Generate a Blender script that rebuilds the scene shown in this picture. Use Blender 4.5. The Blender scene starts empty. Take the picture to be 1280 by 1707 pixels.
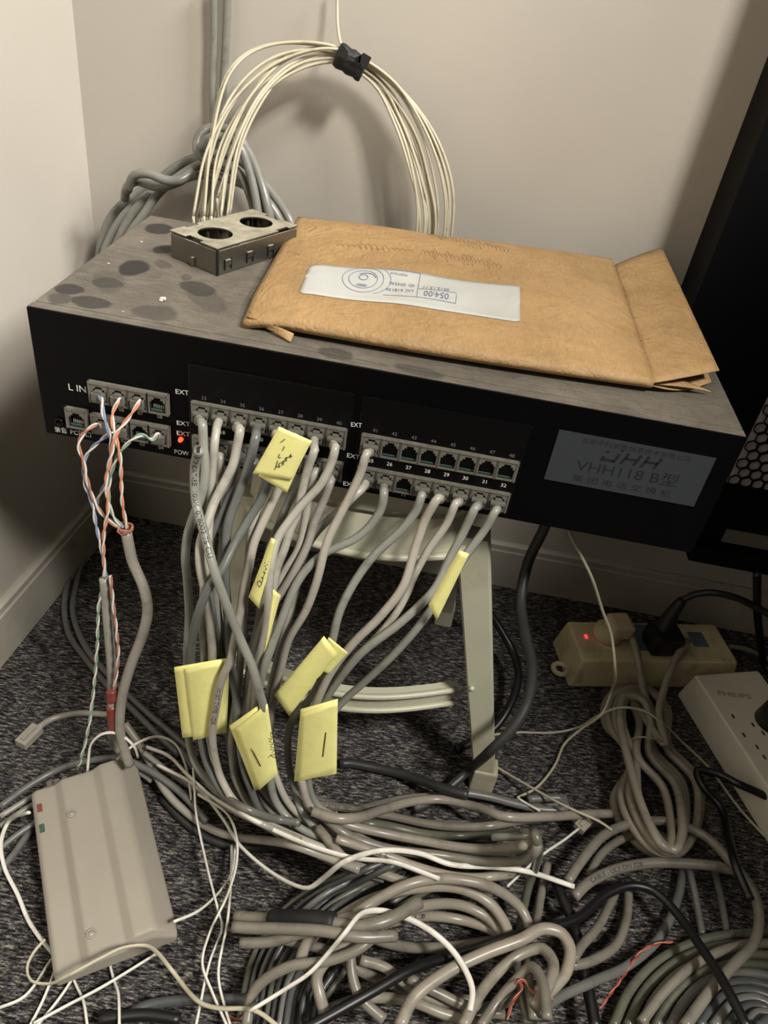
import bpy, bmesh, math, random
from mathutils import Vector, Matrix
from mathutils.geometry import tessellate_polygon
random.seed(7)
SC = bpy.context.scene
COL = SC.collection
V = Vector
PI = math.pi
# ------------------------------------------------------------------ camera
CAM = V((0.25003, -0.41594, 0.63085))
CR = V((0.98242442, 0.13385911, 0.13009227))
CU = V((-0.18438524, 0.58743861, 0.78798348))
CF = V((-0.02905755, 0.79812131, -0.60179568))
FPX = 1279.26
cd = bpy.data.cameras.new('camera')
cam = bpy.data.objects.new('camera', cd)
COL.objects.link(cam)
cam.matrix_world = Matrix(((CR.x, CU.x, -CF.x, CAM.x), (CR.y, CU.y, -CF.y, CAM.y), (CR.z, CU.z, -CF.z, CAM.z), (0, 0, 0, 1)))
cd.sensor_fit = 'VERTICAL'
cd.sensor_height = 24.0
cd.sensor_width = 18.0
cd.lens = 24.0 * FPX / 1707.0
cd.clip_start = 0.01
SC.camera = cam
# ------------------------------------------------------------------ light and exposure
w = bpy.data.worlds.new('room_dim')
SC.world = w
w.use_nodes = True
w.node_tree.nodes['Background'].inputs[0].default_value = (1.0, 0.93, 0.84, 1)
w.node_tree.nodes['Background'].inputs[1].default_value = 0.018


def area(name, loc, target, sx, sy, power, color):
    l = bpy.data.lights.new(name, 'AREA')
    l.shape = 'RECTANGLE'
    l.size, l.size_y = sx, sy
    l.energy = power
    l.color = color
    o = bpy.data.objects.new(name, l)
    COL.objects.link(o)
    o.location = loc
    o.rotation_euler = (V(target) - V(loc)).to_track_quat('-Z', 'Y').to_euler()
    return o


area('ceiling_lamp', (1.16, -0.86, 1.95), (0.15, 0.15, 0.35), 0.30, 0.30, 53, (1.0, 0.965, 0.90))
area('far_ceiling_lamp', (2.30, -0.45, 2.55), (-0.1, 0.1, 0.4), 0.8, 0.5, 118, (1.0, 0.975, 0.93))
SC.view_settings.view_transform = 'Standard'
SC.view_settings.look = 'None'
SC.view_settings.exposure = 0.0
SC.view_settings.gamma = 1.0
SC.view_settings.use_curve_mapping = False


# ------------------------------------------------------------------ measured directions -> points of the room
def ray(px, py):
    return CF + CR * ((px - 640) / FPX) - CU * ((py - 853.5) / FPX)


def Y(px, py, y):
    d = ray(px, py)
    return CAM + d * ((y - CAM.y) / d.y)


def Z(px, py, z):
    d = ray(px, py)
    return CAM + d * ((z - CAM.z) / d.z)


# ------------------------------------------------------------------ materials
def lin(c):
    return tuple(((x / 255) / 12.92 if x / 255 <= 0.04045 else ((x / 255 + 0.055) / 1.055) ** 2.4) for x in c) + (1,)


class NT:
    def __init__(s, name):
        s.m = bpy.data.materials.new(name)
        s.m.use_nodes = True
        s.t = s.m.node_tree
        s.b = s.t.nodes['Principled BSDF']
        s.co = s.t.nodes.new('ShaderNodeTexCoord')

    def n(s, kind, **kw):
        x = s.t.nodes.new(kind)
        for k, v in kw.items():
            if k.startswith('i_'):
                x.inputs[k[2:].replace('_', ' ')].default_value = v
            else:
                setattr(x, k, v)
        return x

    def l(s, a, b):
        s.t.links.new(a, b)

    def noise(s, scale, detail=3, rough=0.5, vec=None, dist=0):
        x = s.n('ShaderNodeTexNoise')
        x.inputs['Scale'].default_value = scale
        x.inputs['Detail'].default_value = detail
        x.inputs['Roughness'].default_value = rough
        x.inputs['Distortion'].default_value = dist
        s.l(vec or s.co.outputs['Object'], x.inputs['Vector'])
        return x.outputs['Fac']

    def ramp(s, fac, stops):
        x = s.n('ShaderNodeValToRGB')
        e = x.color_ramp.elements
        while len(e) < len(stops):
            e.new(0.5)
        for k, (p, c) in enumerate(stops):
            e[k].position = p
            e[k].color = c
        s.l(fac, x.inputs[0])
        return x.outputs[0]

    def mix(s, fac, a, b, mode='MIX'):
        x = s.n('ShaderNodeMix', data_type='RGBA', blend_type=mode)
        for sock, v in ((0, fac), (6, a), (7, b)):
            if isinstance(v, (int, float)):
                x.inputs[sock].default_value = v
            elif isinstance(v, tuple):
                x.inputs[sock].default_value = v
            else:
                s.l(v, x.inputs[sock])
        return x.outputs[2]

    def math(s, op, a, b=0.0, clamp=False):
        x = s.n('ShaderNodeMath', operation=op, use_clamp=clamp)
        for k, v in ((0, a), (1, b)):
            if isinstance(v, (int, float)):
                x.inputs[k].default_value = v
            else:
                s.l(v, x.inputs[k])
        return x.outputs[0]

    def bump(s, h, strength, dist):
        x = s.n('ShaderNodeBump')
        x.inputs['Strength'].default_value = strength
        x.inputs['Distance'].default_value = dist
        s.l(h, x.inputs['Height'])
        s.l(x.outputs[0], s.b.inputs['Normal'])

    def map(s, scale=(1, 1, 1), rot=(0, 0, 0), loc=(0, 0, 0)):
        x = s.n('ShaderNodeMapping')
        x.inputs['Scale'].default_value = scale
        x.inputs['Rotation'].default_value = rot
        x.inputs['Location'].default_value = loc
        s.l(s.co.outputs['Object'], x.inputs['Vector'])
        return x.outputs[0]


def mat(name, rgb, rough=0.5, metal=0.0, var=0.0, vs=60, bump=0.0, bs=300, dirt=None, dscale=25, spec=None, trans=0, emis=None, alpha=None):
    t = NT(name)
    c = lin(rgb)
    t.b.inputs['Base Color'].default_value = c
    t.b.inputs['Roughness'].default_value = rough
    t.b.inputs['Metallic'].default_value = metal
    if spec is not None:
        t.b.inputs['Specular IOR Level'].default_value = spec
    out = None
    if var:
        lo = tuple(x * (1 - var) for x in c[:3]) + (1,)
        hi = tuple(min(1, x * (1 + var)) for x in c[:3]) + (1,)
        out = t.ramp(t.noise(vs, 4, 0.6), [(0.3, lo), (0.7, hi)])
    if dirt:
        f = t.ramp(t.noise(dscale, 5, 0.65), [(0.52, (0, 0, 0, 1)), (0.72, (0.75, 0.75, 0.75, 1))])
        out = t.mix(f, out or c, lin(dirt))
    if out:
        t.l(out, t.b.inputs['Base Color'])
    if bump:
        t.bump(t.noise(bs, 3), bump, 0.001)
    if trans:
        t.b.inputs['Transmission Weight'].default_value = trans
    if emis:
        t.b.inputs['Emission Color'].default_value = lin(emis[0])
        t.b.inputs['Emission Strength'].default_value = emis[1]
    return t.m


M = {}
M['wall'] = mat('wall_paint', (176, 169, 158), 0.55, var=0.03, vs=6, bump=0.12, bs=90)
M['base'] = mat('baseboard_paint', (170, 164, 152), 0.45, var=0.08, vs=14, dirt=(150, 135, 105), dscale=12)
M['black'] = mat('black_metal', (4, 4, 5), 0.35, spec=0.12, var=0.2, vs=40, bump=0.15, bs=900)
M['blackp'] = mat('black_plate', (4, 4, 5), 0.35, spec=0.2, bump=0.1, bs=900)
M['cab'] = mat('cabinet_black', (6, 6, 8), 0.6, spec=0.15, var=0.2, vs=8)
M['hole'] = mat('dark_inside', (5, 5, 5), 0.8)
M['mesh'] = mat('mesh_backing', (165, 160, 158), 0.6)
M['socket'] = mat('socket_metal', (124, 121, 112), 0.42, metal=0.35, var=0.15, vs=180, dirt=(95, 85, 70), dscale=140)
M['gold'] = mat('contact_metal', (205, 200, 180), 0.3, metal=0.8)
M['pcb'] = mat('socket_green', (60, 95, 80), 0.6)
M['ink'] = mat('white_print', (225, 225, 220), 0.6)
M['inkgrey'] = mat('grey_print', (105, 105, 105), 0.6)
M['inkblack'] = mat('black_print', (22, 22, 30), 0.6)
M['inkpencil'] = mat('pencil_line', (140, 106, 66), 0.7)
M['inkblue'] = mat('blue_print', (96, 104, 132), 0.7)
M['plate'] = mat('name_plate_metal', (88, 94, 98), 0.36, metal=0.75, bump=0.05, bs=1500)
M['led'] = mat('red_lamp', (255, 60, 40), 0.4, emis=((255, 40, 20), 9))
M['neon'] = mat('neon_lamp', (255, 60, 60), 0.4, emis=((255, 40, 60), 3))
M['label'] = mat('white_label', (176, 177, 172), 0.6, var=0.05, vs=50)
M['note'] = mat('yellow_paper', (250, 245, 160), 0.75, var=0.04, vs=120, bump=0.2, bs=160)
M['cream'] = mat('cream_painted_metal', (184, 182, 160), 0.38, var=0.05, vs=20, dirt=(140, 130, 105), dscale=9)
M['strip'] = mat('aged_cream_plastic', (196, 184, 146), 0.45, var=0.06, vs=30, dirt=(120, 104, 74), dscale=22)
M['strip2'] = mat('white_strip_plastic', (205, 200, 184), 0.42, var=0.04, vs=30)
M['slate'] = mat('blue_grey_plastic', (84, 96, 110), 0.5)
M['adsl'] = mat('beige_grey_plastic', (152, 145, 132), 0.42, var=0.04, vs=25)
M['redp'] = mat('red_dim_plastic', (120, 62, 55), 0.5)
M['greenp'] = mat('green_dim_plastic', (60, 84, 70), 0.5)
M['rubber'] = mat('black_rubber', (20, 20, 21), 0.42, bump=0.1, bs=200)
M['tape'] = mat('black_tape', (24, 24, 24), 0.6, bump=0.5, bs=160)
M['redtape'] = mat('red_tape', (122, 56, 48), 0.4, var=0.25, vs=150)
M['staple'] = mat('staple_wire', (120, 92, 70), 0.35, metal=0.9)
M['clear'] = mat('clear_plastic', (128, 126, 116), 0.2, trans=0.45, var=0.1, vs=300)
M['clear2'] = mat('clear_plug_plastic', (205, 198, 182), 0.2, trans=0.5, var=0.08, vs=300)
M['crumb'] = mat('paint_crumb', (190, 186, 172), 0.8)
J = {}
for k, c in dict(lite=(172, 168, 156), warm=(170, 164, 152), mid=(142, 142, 133), dark=(108, 111, 107), pinkish=(152, 147, 138),
                 floor_a=(141, 134, 121), floor_b=(122, 117, 106), floor_c=(150, 142, 128), green=(92, 93, 80), slate=(74, 76, 76), hank=(124, 123, 115), greys=(106, 105, 101),
                 thick=(150, 145, 134)).items():
    J[k] = mat('jacket_' + k, tuple(min(255,int(v*0.98)) for v in c), 0.33, var=0.07, vs=30, dirt=tuple(int(v * 0.72) for v in c), dscale=55)
J['cream'] = mat('jacket_cream', (180, 173, 150), 0.45, var=0.05, vs=80, dirt=(150, 140, 118), dscale=60)
J['white'] = mat('jacket_white', (218, 214, 203), 0.42, var=0.04, vs=60, dirt=(165, 158, 140), dscale=40)
J['black'] = mat('jacket_black', (17, 17, 17), 0.4)
J['char'] = mat('jacket_charcoal', (46, 46, 44), 0.45, var=0.15, vs=30)
W = {}
for k, c in dict(white=(215, 208, 198), blue=(120, 140, 172), orange=(212, 138, 104), brown=(168, 112, 92), green=(122, 150, 128), red=(150, 58, 50)).items():
    W[k] = mat('wire_' + k, c, 0.4)

# carpet
ca, cb = Z(80, 1220, 0), Z(150, 1178, 0)
CARPET_ROT = -math.atan2(cb.y - ca.y, cb.x - ca.x)
t = NT('carpet')
n1 = t.noise(60, 3, 0.6)
n2 = t.noise(1.0, 5, 0.75, vec=t.map((110, 600, 110), (0, 0, CARPET_ROT)))
n3 = t.noise(1.0, 3, 0.7, vec=t.map((500, 500, 500), (0, 0, CARPET_ROT)))
f = t.math('ADD', t.math('MULTIPLY', n2, 0.72), t.math('ADD', t.math('MULTIPLY', n3, 0.20), t.math('MULTIPLY', n1, 0.10)))
c = t.ramp(f, [(0.41, lin((15, 14, 15))), (0.48, lin((48, 47, 47))), (0.54, lin((96, 93, 91))), (0.61, lin((180, 175, 168)))])
tint = t.ramp(t.noise(120, 2), [(0.4, (0.96, 0.93, 1.0, 1)), (0.6, (1, 0.98, 0.92, 1))])
t.l(t.mix(1.0, c, tint, 'MULTIPLY'), t.b.inputs['Base Color'])
t.b.inputs['Roughness'].default_value = 0.95
t.b.inputs['Specular IOR Level'].default_value = 0.1
t.bump(f, 1.0, 0.004)
M['carpet'] = t.m

# kraft paper
t = NT('kraft_paper')
c = t.ramp(t.noise(14, 6, 0.65), [(0.3, lin((138, 109, 68))), (0.55, lin((162, 130, 86))), (0.8, lin((174, 143, 99)))])
sm = t.ramp(t.noise(9, 6, 0.7, dist=1.2), [(0.56, (0, 0, 0, 1)), (0.75, (0.55, 0.55, 0.55, 1))])
c = t.mix(sm, c, lin((112, 92, 68)))
fib = t.noise(1.0, 3, 0.6, vec=t.map((700, 120, 700), (0, 0, 0.4)))
c = t.mix(0.16, c, t.ramp(fib, [(0.35, lin((112, 84, 50))), (0.65, lin((192, 158, 114)))]))
t.l(c, t.b.inputs['Base Color'])
t.b.inputs['Roughness'].default_value = 0.62
t.bump(t.math('ADD', t.noise(45, 5, 0.6, dist=1.5), t.math('MULTIPLY', fib, 0.1)), 0.7, 0.004)
M['kraft'] = t.m

# steel of the junction frame
t = NT('dusty_steel')
c = t.ramp(t.noise(60, 5, 0.7), [(0.3, lin((120, 115, 98))), (0.7, lin((176, 170, 150)))])
geo = t.n('ShaderNodeNewGeometry')
sx = t.n('ShaderNodeSeparateXYZ')
t.l(geo.outputs['Normal'], sx.inputs[0])
up = t.math('MULTIPLY', sx.outputs[2], 1.0, True)          # settled dust lies on upward faces
c = t.mix(up, lin((120, 116, 106)), c)
t.l(c, t.b.inputs['Base Color'])
t.l(t.math('SUBTRACT', 0.85, t.math('MULTIPLY', up, 0.65)), t.b.inputs['Metallic'])
t.l(t.math('ADD', 0.32, t.math('MULTIPLY', up, 0.35)), t.b.inputs['Roughness'])
t.bump(t.noise(500, 3), 0.2, 0.001)
M['steel'] = t.m

# dusty lid with finger and leaf shaped smudges where the dust has gone
t = NT('dusty_lid')
dust = t.ramp(t.noise(26, 6, 0.7, dist=0.6), [(0.25, lin((78, 73, 65))), (0.5, lin((98, 92, 82))), (0.8, lin((116, 109, 97)))])
grain = t.ramp(t.noise(700, 2), [(0.3, (0.86, 0.86, 0.86, 1)), (0.7, (1.1, 1.1, 1.1, 1))])
dust = t.mix(1.0, dust, grain, 'MULTIPLY')
mask = None
wob = t.n('ShaderNodeTexNoise')
wob.inputs['Scale'].default_value = 55
t.l(t.co.outputs['Object'], wob.inputs['Vector'])
wv = t.n('ShaderNodeVectorMath', operation='MULTIPLY_ADD')
t.l(wob.outputs['Color'], wv.inputs[0])
wv.inputs[1].default_value = (0.008, 0.008, 0)
t.l(t.co.outputs['Object'], wv.inputs[2])
SM = [(265, 382, 24, 8, 3, .9), (273, 416, 14, 9, 20, .9), (222, 447, 22, 14, 10, .95), (178, 472, 24, 9, 14, .7), (180, 470, 26, 20, 0, .35),
      (116, 482, 24, 8, 8, .85), (150, 505, 32, 9, 12, .8), (330, 481, 26, 12, 28, .75), (345, 500, 34, 16, 40, .35), (258, 522, 38, 12, 6, .55),
      (270, 440, 12, 7, 0, .5), (98, 498, 22, 8, 0, .6), (140, 445, 16, 7, -30, .3), (310, 462, 10, 4, 0, .5), (560, 590, 30, 7, 12, .6), (700, 618, 40, 6, 12, .5)]
for (px, py, a, b, ang, st) in SM:
    p0 = Z(px, py, 0.421)
    an = math.radians(ang)
    p1 = Z(px + a * math.cos(an), py + a * math.sin(an), 0.421)
    p2 = Z(px - b * math.sin(an), py + b * math.cos(an), 0.421)
    e1 = p1 - p0
    la = e1.length
    dirx = e1.normalized()
    lb = abs((p2 - p0).dot(V((-dirx.y, dirx.x, 0)))) + 0.001
    mp = t.n('ShaderNodeMapping', vector_type='TEXTURE')
    mp.inputs['Location'].default_value = (p0.x + 0.004, p0.y + 0.004, 0.421)
    mp.inputs['Rotation'].default_value = (0, 0, math.atan2(dirx.y, dirx.x))
    mp.inputs['Scale'].default_value = (la * 1.15, lb * 1.15, 1)
    t.l(wv.outputs[0], mp.inputs['Vector'])
    g = t.n('ShaderNodeTexGradient', gradient_type='SPHERICAL')
    t.l(mp.outputs[0], g.inputs[0])
    e = t.math('MULTIPLY', t.math('MULTIPLY', g.outputs[1], 5.0, True), st)
    mask = e if mask is None else t.math('MAXIMUM', mask, e)
wave = t.ramp(t.noise(1, 4, 0.7, vec=t.map((60, 400, 60), (0, 0, 0.9))), [(0.45, (0, 0, 0, 1)), (0.7, (0.35, 0.35, 0.35, 1))])
mk = t.math('MAXIMUM', mask, wave)
t.l(t.mix(mk, dust, lin((30, 29, 29))), t.b.inputs['Base Color'])
t.b.inputs['Roughness'].default_value = 0.62
M['lid'] = t.m


# ------------------------------------------------------------------ object helpers
def link(o, parent=None, kind=None):
    COL.objects.link(o)
    if parent:
        o.parent = parent
    if kind:
        o['kind'] = kind
    return o


def tag(o, label, cat, group=None):
    o['label'] = label
    o['category'] = cat
    if group:
        o['group'] = group
    return o


def thing(name, loc, label, cat, group=None, rz=0.0):
    o = bpy.data.objects.new(name, None)
    o.empty_display_size = 0.02
    COL.objects.link(o)
    o.location = loc
    o.rotation_euler = (0, 0, rz)
    return tag(o, label, cat, group)


class MB:
    """collects shapes, then links them as ONE mesh"""
    def __init__(s):
        s.v = []; s.f = []; s.mi = []; s.sm = []

    def add(s, vs, fs, mi=0, smooth=False):
        b = len(s.v)
        s.v += [tuple(p) for p in vs]
        for f in fs:
            s.f.append([b + i for i in f]); s.mi.append(mi); s.sm.append(smooth)

    def box(s, x0, x1, y0, y1, z0, z1, mi=0, xf=None, bev=0.0):
        bm = bmesh.new()
        bmesh.ops.create_cube(bm, size=1)
        for v in bm.verts:
            v.co = V(((x0 + x1) / 2 + v.co.x * (x1 - x0), (y0 + y1) / 2 + v.co.y * (y1 - y0), (z0 + z1) / 2 + v.co.z * (z1 - z0)))
        if bev:
            bmesh.ops.bevel(bm, geom=bm.edges[:], offset=bev, segments=2, profile=0.6, affect='EDGES')
        bm.verts.index_update()
        vs = [xf @ v.co if xf else v.co.copy() for v in bm.verts]
        s.add(vs, [[v.index for v in f.verts] for f in bm.faces], mi)
        bm.free()

    def tube(s, pts, r, n=8, mi=0, rr=None, flat=1.0, cap=True):
        F, N, B = frames(pts)
        k = len(pts)
        vs = []
        for i in range(k):
            ri = rr[i] if rr else r
            for j in range(n):
                a = 2 * PI * j / n
                vs.append(pts[i] + N[i] * (ri * math.cos(a)) + B[i] * (ri * flat * math.sin(a)))
        fs = []
        for i in range(k - 1):
            for j in range(n):
                j2 = (j + 1) % n
                fs.append([i * n + j, i * n + j2, (i + 1) * n + j2, (i + 1) * n + j])
        if cap:
            fs.append(list(range(n - 1, -1, -1)))
            fs.append([(k - 1) * n + j for j in range(n)])
        s.add(vs, fs, mi, True)

    def cyl(s, p0, p1, r0, r1=None, n=20, mi=0):
        p0, p1 = V(p0), V(p1)
        s.tube([p0, p0.lerp(p1, 0.5), p1], 1, n, mi, rr=[r0, ((r1 or r0) + r0) / 2, r1 or r0])

    def prism(s, poly, d, mi=0, xf=None):
        """poly: list of 3D points (planar), extruded by vector d"""
        n = len(poly)
        d = V(d)
        vs = [V(p) for p in poly] + [V(p) + d for p in poly]
        if xf:
            vs = [xf @ v for v in vs]
        fs = [list(range(n))[::-1], [n + i for i in range(n)]] + [[i, (i + 1) % n, n + (i + 1) % n, n + i] for i in range(n)]
        s.add(vs, fs, mi)

    def build(s, name, mats, parent=None, kind=None):
        me = bpy.data.meshes.new(name)
        me.from_pydata(s.v, [], s.f)
        if not isinstance(mats, (list, tuple)):
            mats = [mats]
        for m in mats:
            me.materials.append(m)
        me.polygons.foreach_set('material_index', s.mi)
        me.polygons.foreach_set('use_smooth', s.sm)
        bm = bmesh.new(); bm.from_mesh(me)
        bmesh.ops.recalc_face_normals(bm, faces=bm.faces)
        bm.to_mesh(me); bm.free()
        me.update()
        o = bpy.data.objects.new(name, me)
        return link(o, parent, kind)


def frames(pts):
    k = len(pts)
    T = []
    for i in range(k):
        d = pts[min(i + 1, k - 1)] - pts[max(i - 1, 0)]
        T.append(d.normalized() if d.length > 1e-9 else V((0, 0, 1)))
    up = V((0, 0, 1)) if abs(T[0].z) < 0.9 else V((0, 1, 0))
    n = (up - T[0] * up.dot(T[0])).normalized()
    N, B = [], []
    for i in range(k):
        n = n - T[i] * n.dot(T[i])
        n = n.normalized() if n.length > 1e-9 else T[i].orthogonal().normalized()
        N.append(n.copy()); B.append(T[i].cross(n))
    return T, N, B


def relbox(parent, name, m, *a, **k):
    b = MB(); b.box(*a, **k)
    return b.build(name, m, parent)


def spline(pts, step):
    """centripetal-like Catmull-Rom, even spacing"""
    if len(pts) < 3:
        n = max(2, int((pts[1] - pts[0]).length / step))
        return [pts[0].lerp(pts[1], i / n) for i in range(n + 1)]
    P = [pts[0] * 2 - pts[1]] + list(pts) + [pts[-1] * 2 - pts[-2]]
    out = []
    for i in range(1, len(P) - 2):
        p0, p1, p2, p3 = P[i - 1], P[i], P[i + 1], P[i + 2]
        d1 = max((p1 - p0).length, 1e-6) ** .5; d2 = max((p2 - p1).length, 1e-6) ** .5; d3 = max((p3 - p2).length, 1e-6) ** .5
        m1 = (p2 - p1) - (p2 - p0) * (d2 / (d1 + d2)) + (p1 - p0) * (d2 / d1) * 1.0
        m1 = ((p1 - p0) / d1 - (p2 - p0) / (d1 + d2) + (p2 - p1) / d2) * d2
        m2 = ((p2 - p1) / d2 - (p3 - p1) / (d2 + d3) + (p3 - p2) / d3) * d2
        n = max(1, int((p2 - p1).length / step + 0.5))
        for j in range(n):
            u = j / n
            out.append(p1 * (2 * u ** 3 - 3 * u * u + 1) + m1 * (u ** 3 - 2 * u * u + u) + p2 * (3 * u * u - 2 * u ** 3) + m2 * (u ** 3 - u * u))
    out.append(P[-2].copy())
    return out


# ------------------------------------------------------------------ text -> mesh mapped by any function
_tc = {}


def glyphs(s):
    if s in _tc:
        return _tc[s]
    c = bpy.data.curves.new('t', 'FONT')
    c.body = s
    c.resolution_u = 3
    o = bpy.data.objects.new('t', c)
    COL.objects.link(o)
    bpy.context.view_layer.update()
    me = bpy.data.meshes.new_from_object(o.evaluated_get(bpy.context.evaluated_depsgraph_get()))
    vs = [v.co.copy() for v in me.vertices]
    fs = [list(p.vertices) for p in me.polygons]
    x0 = min((v.x for v in vs), default=0); x1 = max((v.x for v in vs), default=1)
    vs = [V((v.x - x0, v.y, 0)) for v in vs]
    bpy.data.objects.remove(o); bpy.data.curves.remove(c); bpy.data.meshes.remove(me)
    _tc[s] = (vs, fs, x1 - x0)
    return _tc[s]


def add_text(mb, s, fn, h, width=None, mi=0):
    """fn(x, y) -> 3D ; h capital height ; width stretches"""
    vs, fs, wd = glyphs(s)
    k = h / 0.73
    kx = (width / wd) if width else k
    mb.add([fn(v.x * kx, v.y * k) for v in vs], fs, mi)


# ------------------------------------------------------------------ room
def slab(name, x0, x1, y0, y1, z0, z1, m):
    return relbox(None, name, m, x0, x1, y0, y1, z0, z1)


FLOOR = slab('floor', -0.6, 3.0, -2.6, 0.5, -0.05, 0.0, M['carpet']); FLOOR['kind'] = 'structure'
WB = 0.322
o = slab('wall_back', -0.4, 3.0, WB, WB + 0.1, -0.05, 2.6, M['wall']); o['kind'] = 'structure'
# left wall is not quite square with the back wall
wa = math.atan2(0.017, 0.263)
xfL = Matrix.Translation((-0.1010, 0.313, 0)) @ Matrix.Rotation(-wa, 4, 'Z')
b = MB(); b.box(-0.10, -0.008, -2.6, 0.06, -0.05, 2.6, xf=xfL); o = b.build('wall_left', M['wall']); o['kind'] = 'structure'


def baseboard(name, xf, ln0, ln1):
    b = MB()
    prof = [(0, 0), (0.0082, 0), (0.0082, 0.054), (0.0068, 0.056), (0.0068, 0.0625), (0.0035, 0.0645), (0, 0.0645)]
    b.prism([(p[0], ln0, p[1]) for p in prof], (0, ln1 - ln0, 0), xf=xf)
    o = b.build(name, M['base']); o['kind'] = 'structure'
    return o


baseboard('baseboard_left', xfL @ Matrix.Translation((-0.008, 0, 0)), -2.6, 0.01)
baseboard('baseboard_back', Matrix.Translation((0, WB, 0)) @ Matrix.Rotation(-PI / 2, 4, 'Z'), -0.11, 3.0)

# wall plate, mostly behind the black cabinet
wp = MB()
c0 = Y(1170, 470, WB); c1 = Y(1200, 414, WB)
wp.box(c0.x - 0.004, c0.x + 0.075, WB - 0.006, WB, c1.z - 0.082, c1.z, bev=0.0028)
wp.box(c0.x + 0.001, c0.x + 0.070, WB - 0.0085, WB - 0.005, c1.z - 0.077, c1.z - 0.005, bev=0.0024)
tag(wp.build('wall_plate', M['wall']), 'white rounded wall plate half hidden by the black cabinet', 'wall plate')

# ------------------------------------------------------------------ telephone exchange
BW, BD, BT, BB = 0.44, 0.197, 0.421, 0.331
pbx = thing('telephone_exchange', (0.22, 0.1, BB), 'wide black telephone exchange with dusty lid and rows of phone sockets, on a stool', 'telephone exchange')
bpy.context.view_layer.update()
INV = Matrix.Translation((-0.22, -0.1, -BB))


def sub(b, name, m, parent=pbx, origin=(0.22, 0.1, BB)):
    """builds a collected world-space mesh as a child of a thing that stands at origin"""
    off = V(origin)
    b.v = [tuple(V(p) - off) for p in b.v]
    return b.build(name, m, parent)


b = MB()
b.box(0.003, BW - 0.003, 0.004, BD, BB, BT - 0.003)
sub(b, 'case', M['black'])
b = MB(); b.box(0.0, BW, 0.0, 0.0035, BB - 0.0005, BT - 0.0005, bev=0.0008)
b.box(0.0, BW, 0.003, 0.0085, BT - 0.003, BT - 0.0006, bev=0.0005)
sub(b, 'front_panel', M['black'])
# lid: top sheet as a separate plate with a folded side
b = MB()
b.box(0.001, BW - 0.001, 0.0094, BD + 0.001, BT - 0.0035, BT, bev=0.0006)
lid = sub(b, 'lid', M['lid'], origin=(0, 0, 0)); lid.location = (-0.22, -0.1, -BB)
b = MB(); b.box(0.001, BW - 0.001, 0.0012, 0.0086, BT - 0.0008, BT - 0.0001, bev=0.0003)
edge = sub(b, 'lid_lip', M['lid'], origin=(0, 0, 0)); edge.location = (-0.22, -0.1, -BB)
# two port cards
for x0, x1 in ((0.1005, 0.2062), (0.2103, 0.3160)):
    b = MB(); b.box(x0, x1, -0.0012, 0.001, 0.3335, 0.4028, bev=0.0009)
    sub(b, 'port_card', M['blackp'])


def make_socket(px_, pz_, full):
    """one modular socket cell: a plate with a stepped hole, walls, contacts; local origin = centre of its front"""
    w2, h2 = px_ / 2, pz_ / 2
    k = px_ / 0.0125
    out = [(-w2, -h2), (w2, -h2), (w2, h2), (-w2, h2)]
    a = 0.0049 * k
    hole = [(-a, -0.0055), (a, -0.0055), (a, 0.0016), (0.0037 * k, 0.0016), (0.0037 * k, 0.0032), (0.0022 * k, 0.0032), (0.0022 * k, 0.0049),
            (-0.0022 * k, 0.0049), (-0.0022 * k, 0.0032), (-0.0037 * k, 0.0032), (-0.0037 * k, 0.0016), (-a, 0.0016)]
    tri = tessellate_polygon([[V((x, z, 0)) for x, z in out], [V((x, z, 0)) for x, z in hole]])
    allp = out + hole
    b = MB()
    yf = -0.0032
    b.add([(x, yf, z) for x, z in allp], [list(f) for f in tri])
    n = len(hole)
    b.add([(x, yf, z) for x, z in hole] + [(x, 0.010, z) for x, z in hole], [[i, (i + 1) % n, n + (i + 1) % n, n + i] for i in range(n)], 1)
    b.add([(x, yf, z) for x, z in out] + [(x, 0.0, z) for x, z in out], [[i, (i + 1) % 4, 4 + (i + 1) % 4, 4 + i] for i in range(4)])
    # thin raised rim between the cells
    for sx_ in (-1, 1):
        b.box(sx_ * w2 - 0.0005, sx_ * w2 + 0.0005, yf - 0.0005, yf + 0.001, -h2, h2)
    b.box(-w2, w2, yf - 0.0005, yf + 0.001, h2 - 0.0007, h2)
    b.box(-a, a, -0.0015, 0.0095, -0.0056, -0.0048, 2)
    if not full:
        for i in range(6):
            x = (-2.5 + i) * 0.00125
            b.box(x - 0.00025, x + 0.00025, -0.001, 0.007, -0.0036, -0.0012, 3)
    me = b.build('socket', [M['socket'], M['hole'], M['pcb'], M['gold']])
    COL.objects.unlink(me)
    d = me.data
    bpy.data.objects.remove(me)
    return d


SOCK = {}
PORT = {}


def port_block(x0, n, pitch, zc, hh, names, used):
    o = bpy.data.objects.new('port_block', None)
    b = MB()
    b.box(x0 - 0.0006, x0 + n * pitch + 0.0006, -0.0030, 0.0, zc + hh / 2 - 0.0004, zc + hh / 2 + 0.0006)
    b.box(x0 - 0.0008, x0 - 0.0001, -0.0033, 0.0, zc - hh / 2, zc + hh / 2 + 0.0006)
    b.box(x0 + n * pitch + 0.0001, x0 + n * pitch + 0.0008, -0.0033, 0.0, zc - hh / 2, zc + hh / 2 + 0.0006)
    blk = sub(b, 'port_block', M['socket'])
    for i in range(n):
        key = (pitch, hh, i in used)
        if key not in SOCK:
            SOCK[key] = make_socket(pitch, hh, i in used)
        s = bpy.data.objects.new('socket', SOCK[key])
        s.location = V((x0 + (i + .5) * pitch, 0, zc)) - V((0.22, 0.1, BB))
        link(s, blk)
        PORT[names[i]] = V((x0 + (i + .5) * pitch, 0, zc))


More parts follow.
